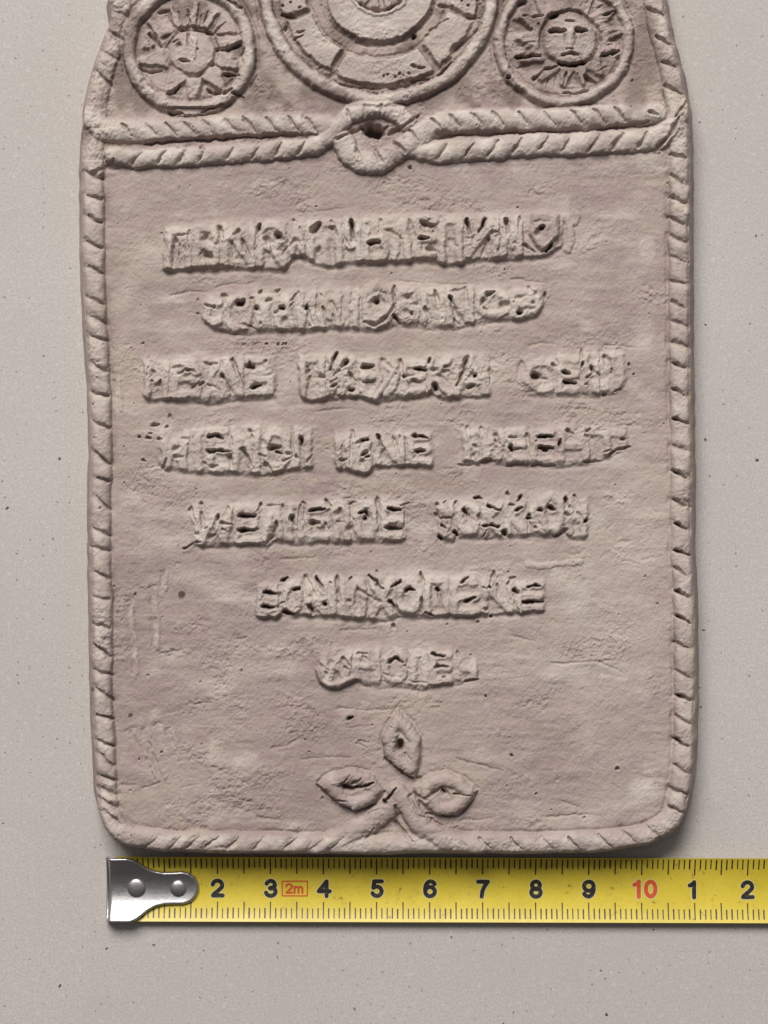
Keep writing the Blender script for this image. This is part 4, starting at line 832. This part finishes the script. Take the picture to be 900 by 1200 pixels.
def numeral(chars, cxn, top_y, mat, lab=None, sc=1.0, hw=2.45, sx=1.0, halo=True, adv=15.5):
    strokes = []; wtot = adv * (len(chars) - 1) + 17
    for i, ch in enumerate(chars):
        for s in GL[ch]: strokes.append([(x + i * adv, y) for x, y in s])
    f_ = stroke_sdf(strokes, cxn - wtot * sc * sx / 2, top_y, sc, hw, sx)
    r = (cxn - wtot * sc * sx / 2 - 3, cxn + wtot * sc * sx / 2 + 5, top_y - 3, top_y + 22 * sc + 3)
    o = contour('numeral', f_, *r, .8 if sc > .8 else .5, lambda x, y: TP(x, y, .35), mat, tape)
    if halo: contour('outline', f_, *r, .8, lambda x, y: TP(x, y, .18), ink_pale, o, level=1.15)
    if lab: o['label'] = lab
    return o
CM = lambda k: 254.6 + (k - 2) * 62.2
for k in range(2, 10): numeral(str(k), CM(k) + (0.5 if k > 2 else 0), yc(CM(k)) - 11.2, ink_black)
numeral('10', CM(10) + 3, yc(750) - 11.6, ink_red, 'red ten')
numeral('1', CM(11) - 2, yc(811) - 11, ink_black); numeral('2', CM(12), yc(876) - 11, ink_black)
numeral('3', CM(13), yc(940) - 11, ink_black); numeral('4', CM(14), yc(1002) - 11, ink_black)
numeral('5', CM(15), yc(1063) - 11, ink_black); numeral('6', CM(16), yc(1125) - 11, ink_black)
# red framed length mark
def box_sdf(x0, x1, y0, y1, hw):
    pts = [(x0, y0), (x1, y0), (x1, y1), (x0, y1), (x0, y0)]
    def f(X, Y):
        d_ = np.full(X.shape, 1e9)
        for p, q_ in zip(pts, pts[1:]): d_ = np.minimum(d_, segdist(X, Y, *p, *q_)[0])
        return d_ - hw
    return f
yy = yc(345)
fr = contour('length_mark', box_sdf(330.5, 360, yy - 8.6, yy + 8.6, .75), 328, 363, yy - 11, yy + 11, .6, lambda x, y: TP(x, y, .3), ink_red, tape)
fr['label'] = 'small red frame reading 2m'
f2 = stroke_sdf([[(x * .58, y * .58) for x, y in s] for s in GL['2']] + [[(9.6 + x * .62, y * .58) for x, y in s] for s in GL['m']], 333.5, yy - 6.4, 1.0, 1.25)
contour('lettering', f2, 331, 360, yy - 8, yy + 8, .5, lambda x, y: TP(x, y, .33), ink_red, fr)
# millimetre ticks, both edges
vs, fs = [], []
def tick(x, u0, u1, hw):
    st = len(vs); steps = 5
    for i in range(steps + 1):
        u = u0 + (u1 - u0) * i / steps
        for s in (-1, 1): vs.append(TP(x + s * hw, yc(x) + u, .25))
    for i in range(steps): fs.append((st + 2 * i, st + 2 * i + 2, st + 2 * i + 3, st + 2 * i + 1))
rt = random.Random(3)
for mm in range(-1, 175):
    x = CM(0) + mm * 6.22
    if x < 146: continue
    j = rt.uniform(-.15, .15); hw = rt.uniform(.6, .9)
    if mm % 10 == 0 or mm % 5 == 0:
        tick(x + j, -36.2, -17.5 if mm % 10 else -17.0, .75); tick(x + j, 15.4, 34.4, .7)
    else:
        tick(x + j, -36.2, -24.2 + rt.uniform(-1, 1), hw); tick(x + j, 22.6 + rt.uniform(-.5, .5), 34.0, hw)
mesh_obj('tick_marks', vs, fs, ink_tick, tape, False)
# hook
hook_pts = [(127, 1004.5), (150, 1004.3), (158, 1006.5), (165, 1011), (173, 1016.5), (182, 1020), (192, 1021.8), (203, 1021.6), (214, 1020.8), (222, 1022.8), (229, 1028), (233, 1036), (233.2, 1044), (230, 1051), (224, 1057), (215, 1060), (204, 1060), (192, 1060.5), (183, 1062.5), (174, 1067), (166, 1073), (160, 1077), (153, 1079.2), (127, 1079.2)]
def hook_sdf(X, Y): return -poly_inside(X, Y, hook_pts)
def hook_pos(x, y):
    s = float(hook_sdf(np.array([[x]]), np.array([[y]]))[0, 0])
    k = min(1, max(0, -s / 2.2)); bend = max(0, (133 - x) / 6)
    u = (y - yc(x)) / HW
    return TP(x, y, 5.0 * u * u + 0.2 + 4.6 * math.sqrt(max(0, 1 - (1 - k) ** 2)) - 2.6 * bend ** 2)
hook = contour('hook', hook_sdf, 125, 236, 1002, 1082, 1.3, hook_pos, steel, tape)
# bent lip of the hook, standing down to the table
lv, lf_ = [], []
ys = np.linspace(1005, 1078.7, 14)
for y in ys:
    zt_ = zt(y, 127) + 1.5
    lv += [TP(127.2, y, 0, zt_), TP(124.6, y, 0, zt_ - 1.0), TP(124.2, y, 0, .3), TP(126.2, y, 0, .3)]
for i in range(len(ys) - 1):
    for j in range(4): lf_.append((4 * i + j, 4 * i + (j + 1) % 4, 4 * i + 4 + (j + 1) % 4, 4 * i + 4 + j))
lf_ += [(0, 1, 2, 3), tuple(4 * (len(ys) - 1) + q_ for q_ in (3, 2, 1, 0))]
mesh_obj('lip', lv, lf_, steel, hook)
def rivet(x, y, r, hgt):
    vs, fs = [], []; nseg = 32
    rings = [(1.2, -.4), (1.12, .2), (1.03, -1.6), (1.0, -.6), (.99, hgt * .75), (.88, hgt * .98), (.62, hgt + .7), (.3, hgt + 1.1)]
    for q_, h_ in rings:
        for k in range(nseg):
            aa = 2 * pi * k / nseg; px_, py_ = x + r * q_ * cos(aa), y + r * q_ * sin(aa)
            vs.append(TP(px_, py_, 4.6 + h_, z=zt(y, x) * .7 + zt(py_, px_) * .3))
    vs.append(TP(x, y, 4.6 + hgt + 1.2, z=zt(y, x)))
    for i in range(len(rings) - 1):
        for k in range(nseg): fs.append((i * nseg + k, (i + 1) * nseg + k, (i + 1) * nseg + (k + 1) % nseg, i * nseg + (k + 1) % nseg))
    b_ = (len(rings) - 1) * nseg
    for k in range(nseg): fs.append((b_ + k, len(vs) - 1, b_ + (k + 1) % nseg))
    return mesh_obj('rivet', vs, fs, rivet_m, hook)
rivet(160, 1040.5, 10.6, 2.6); rivet(209, 1041, 9.4, 2.8)
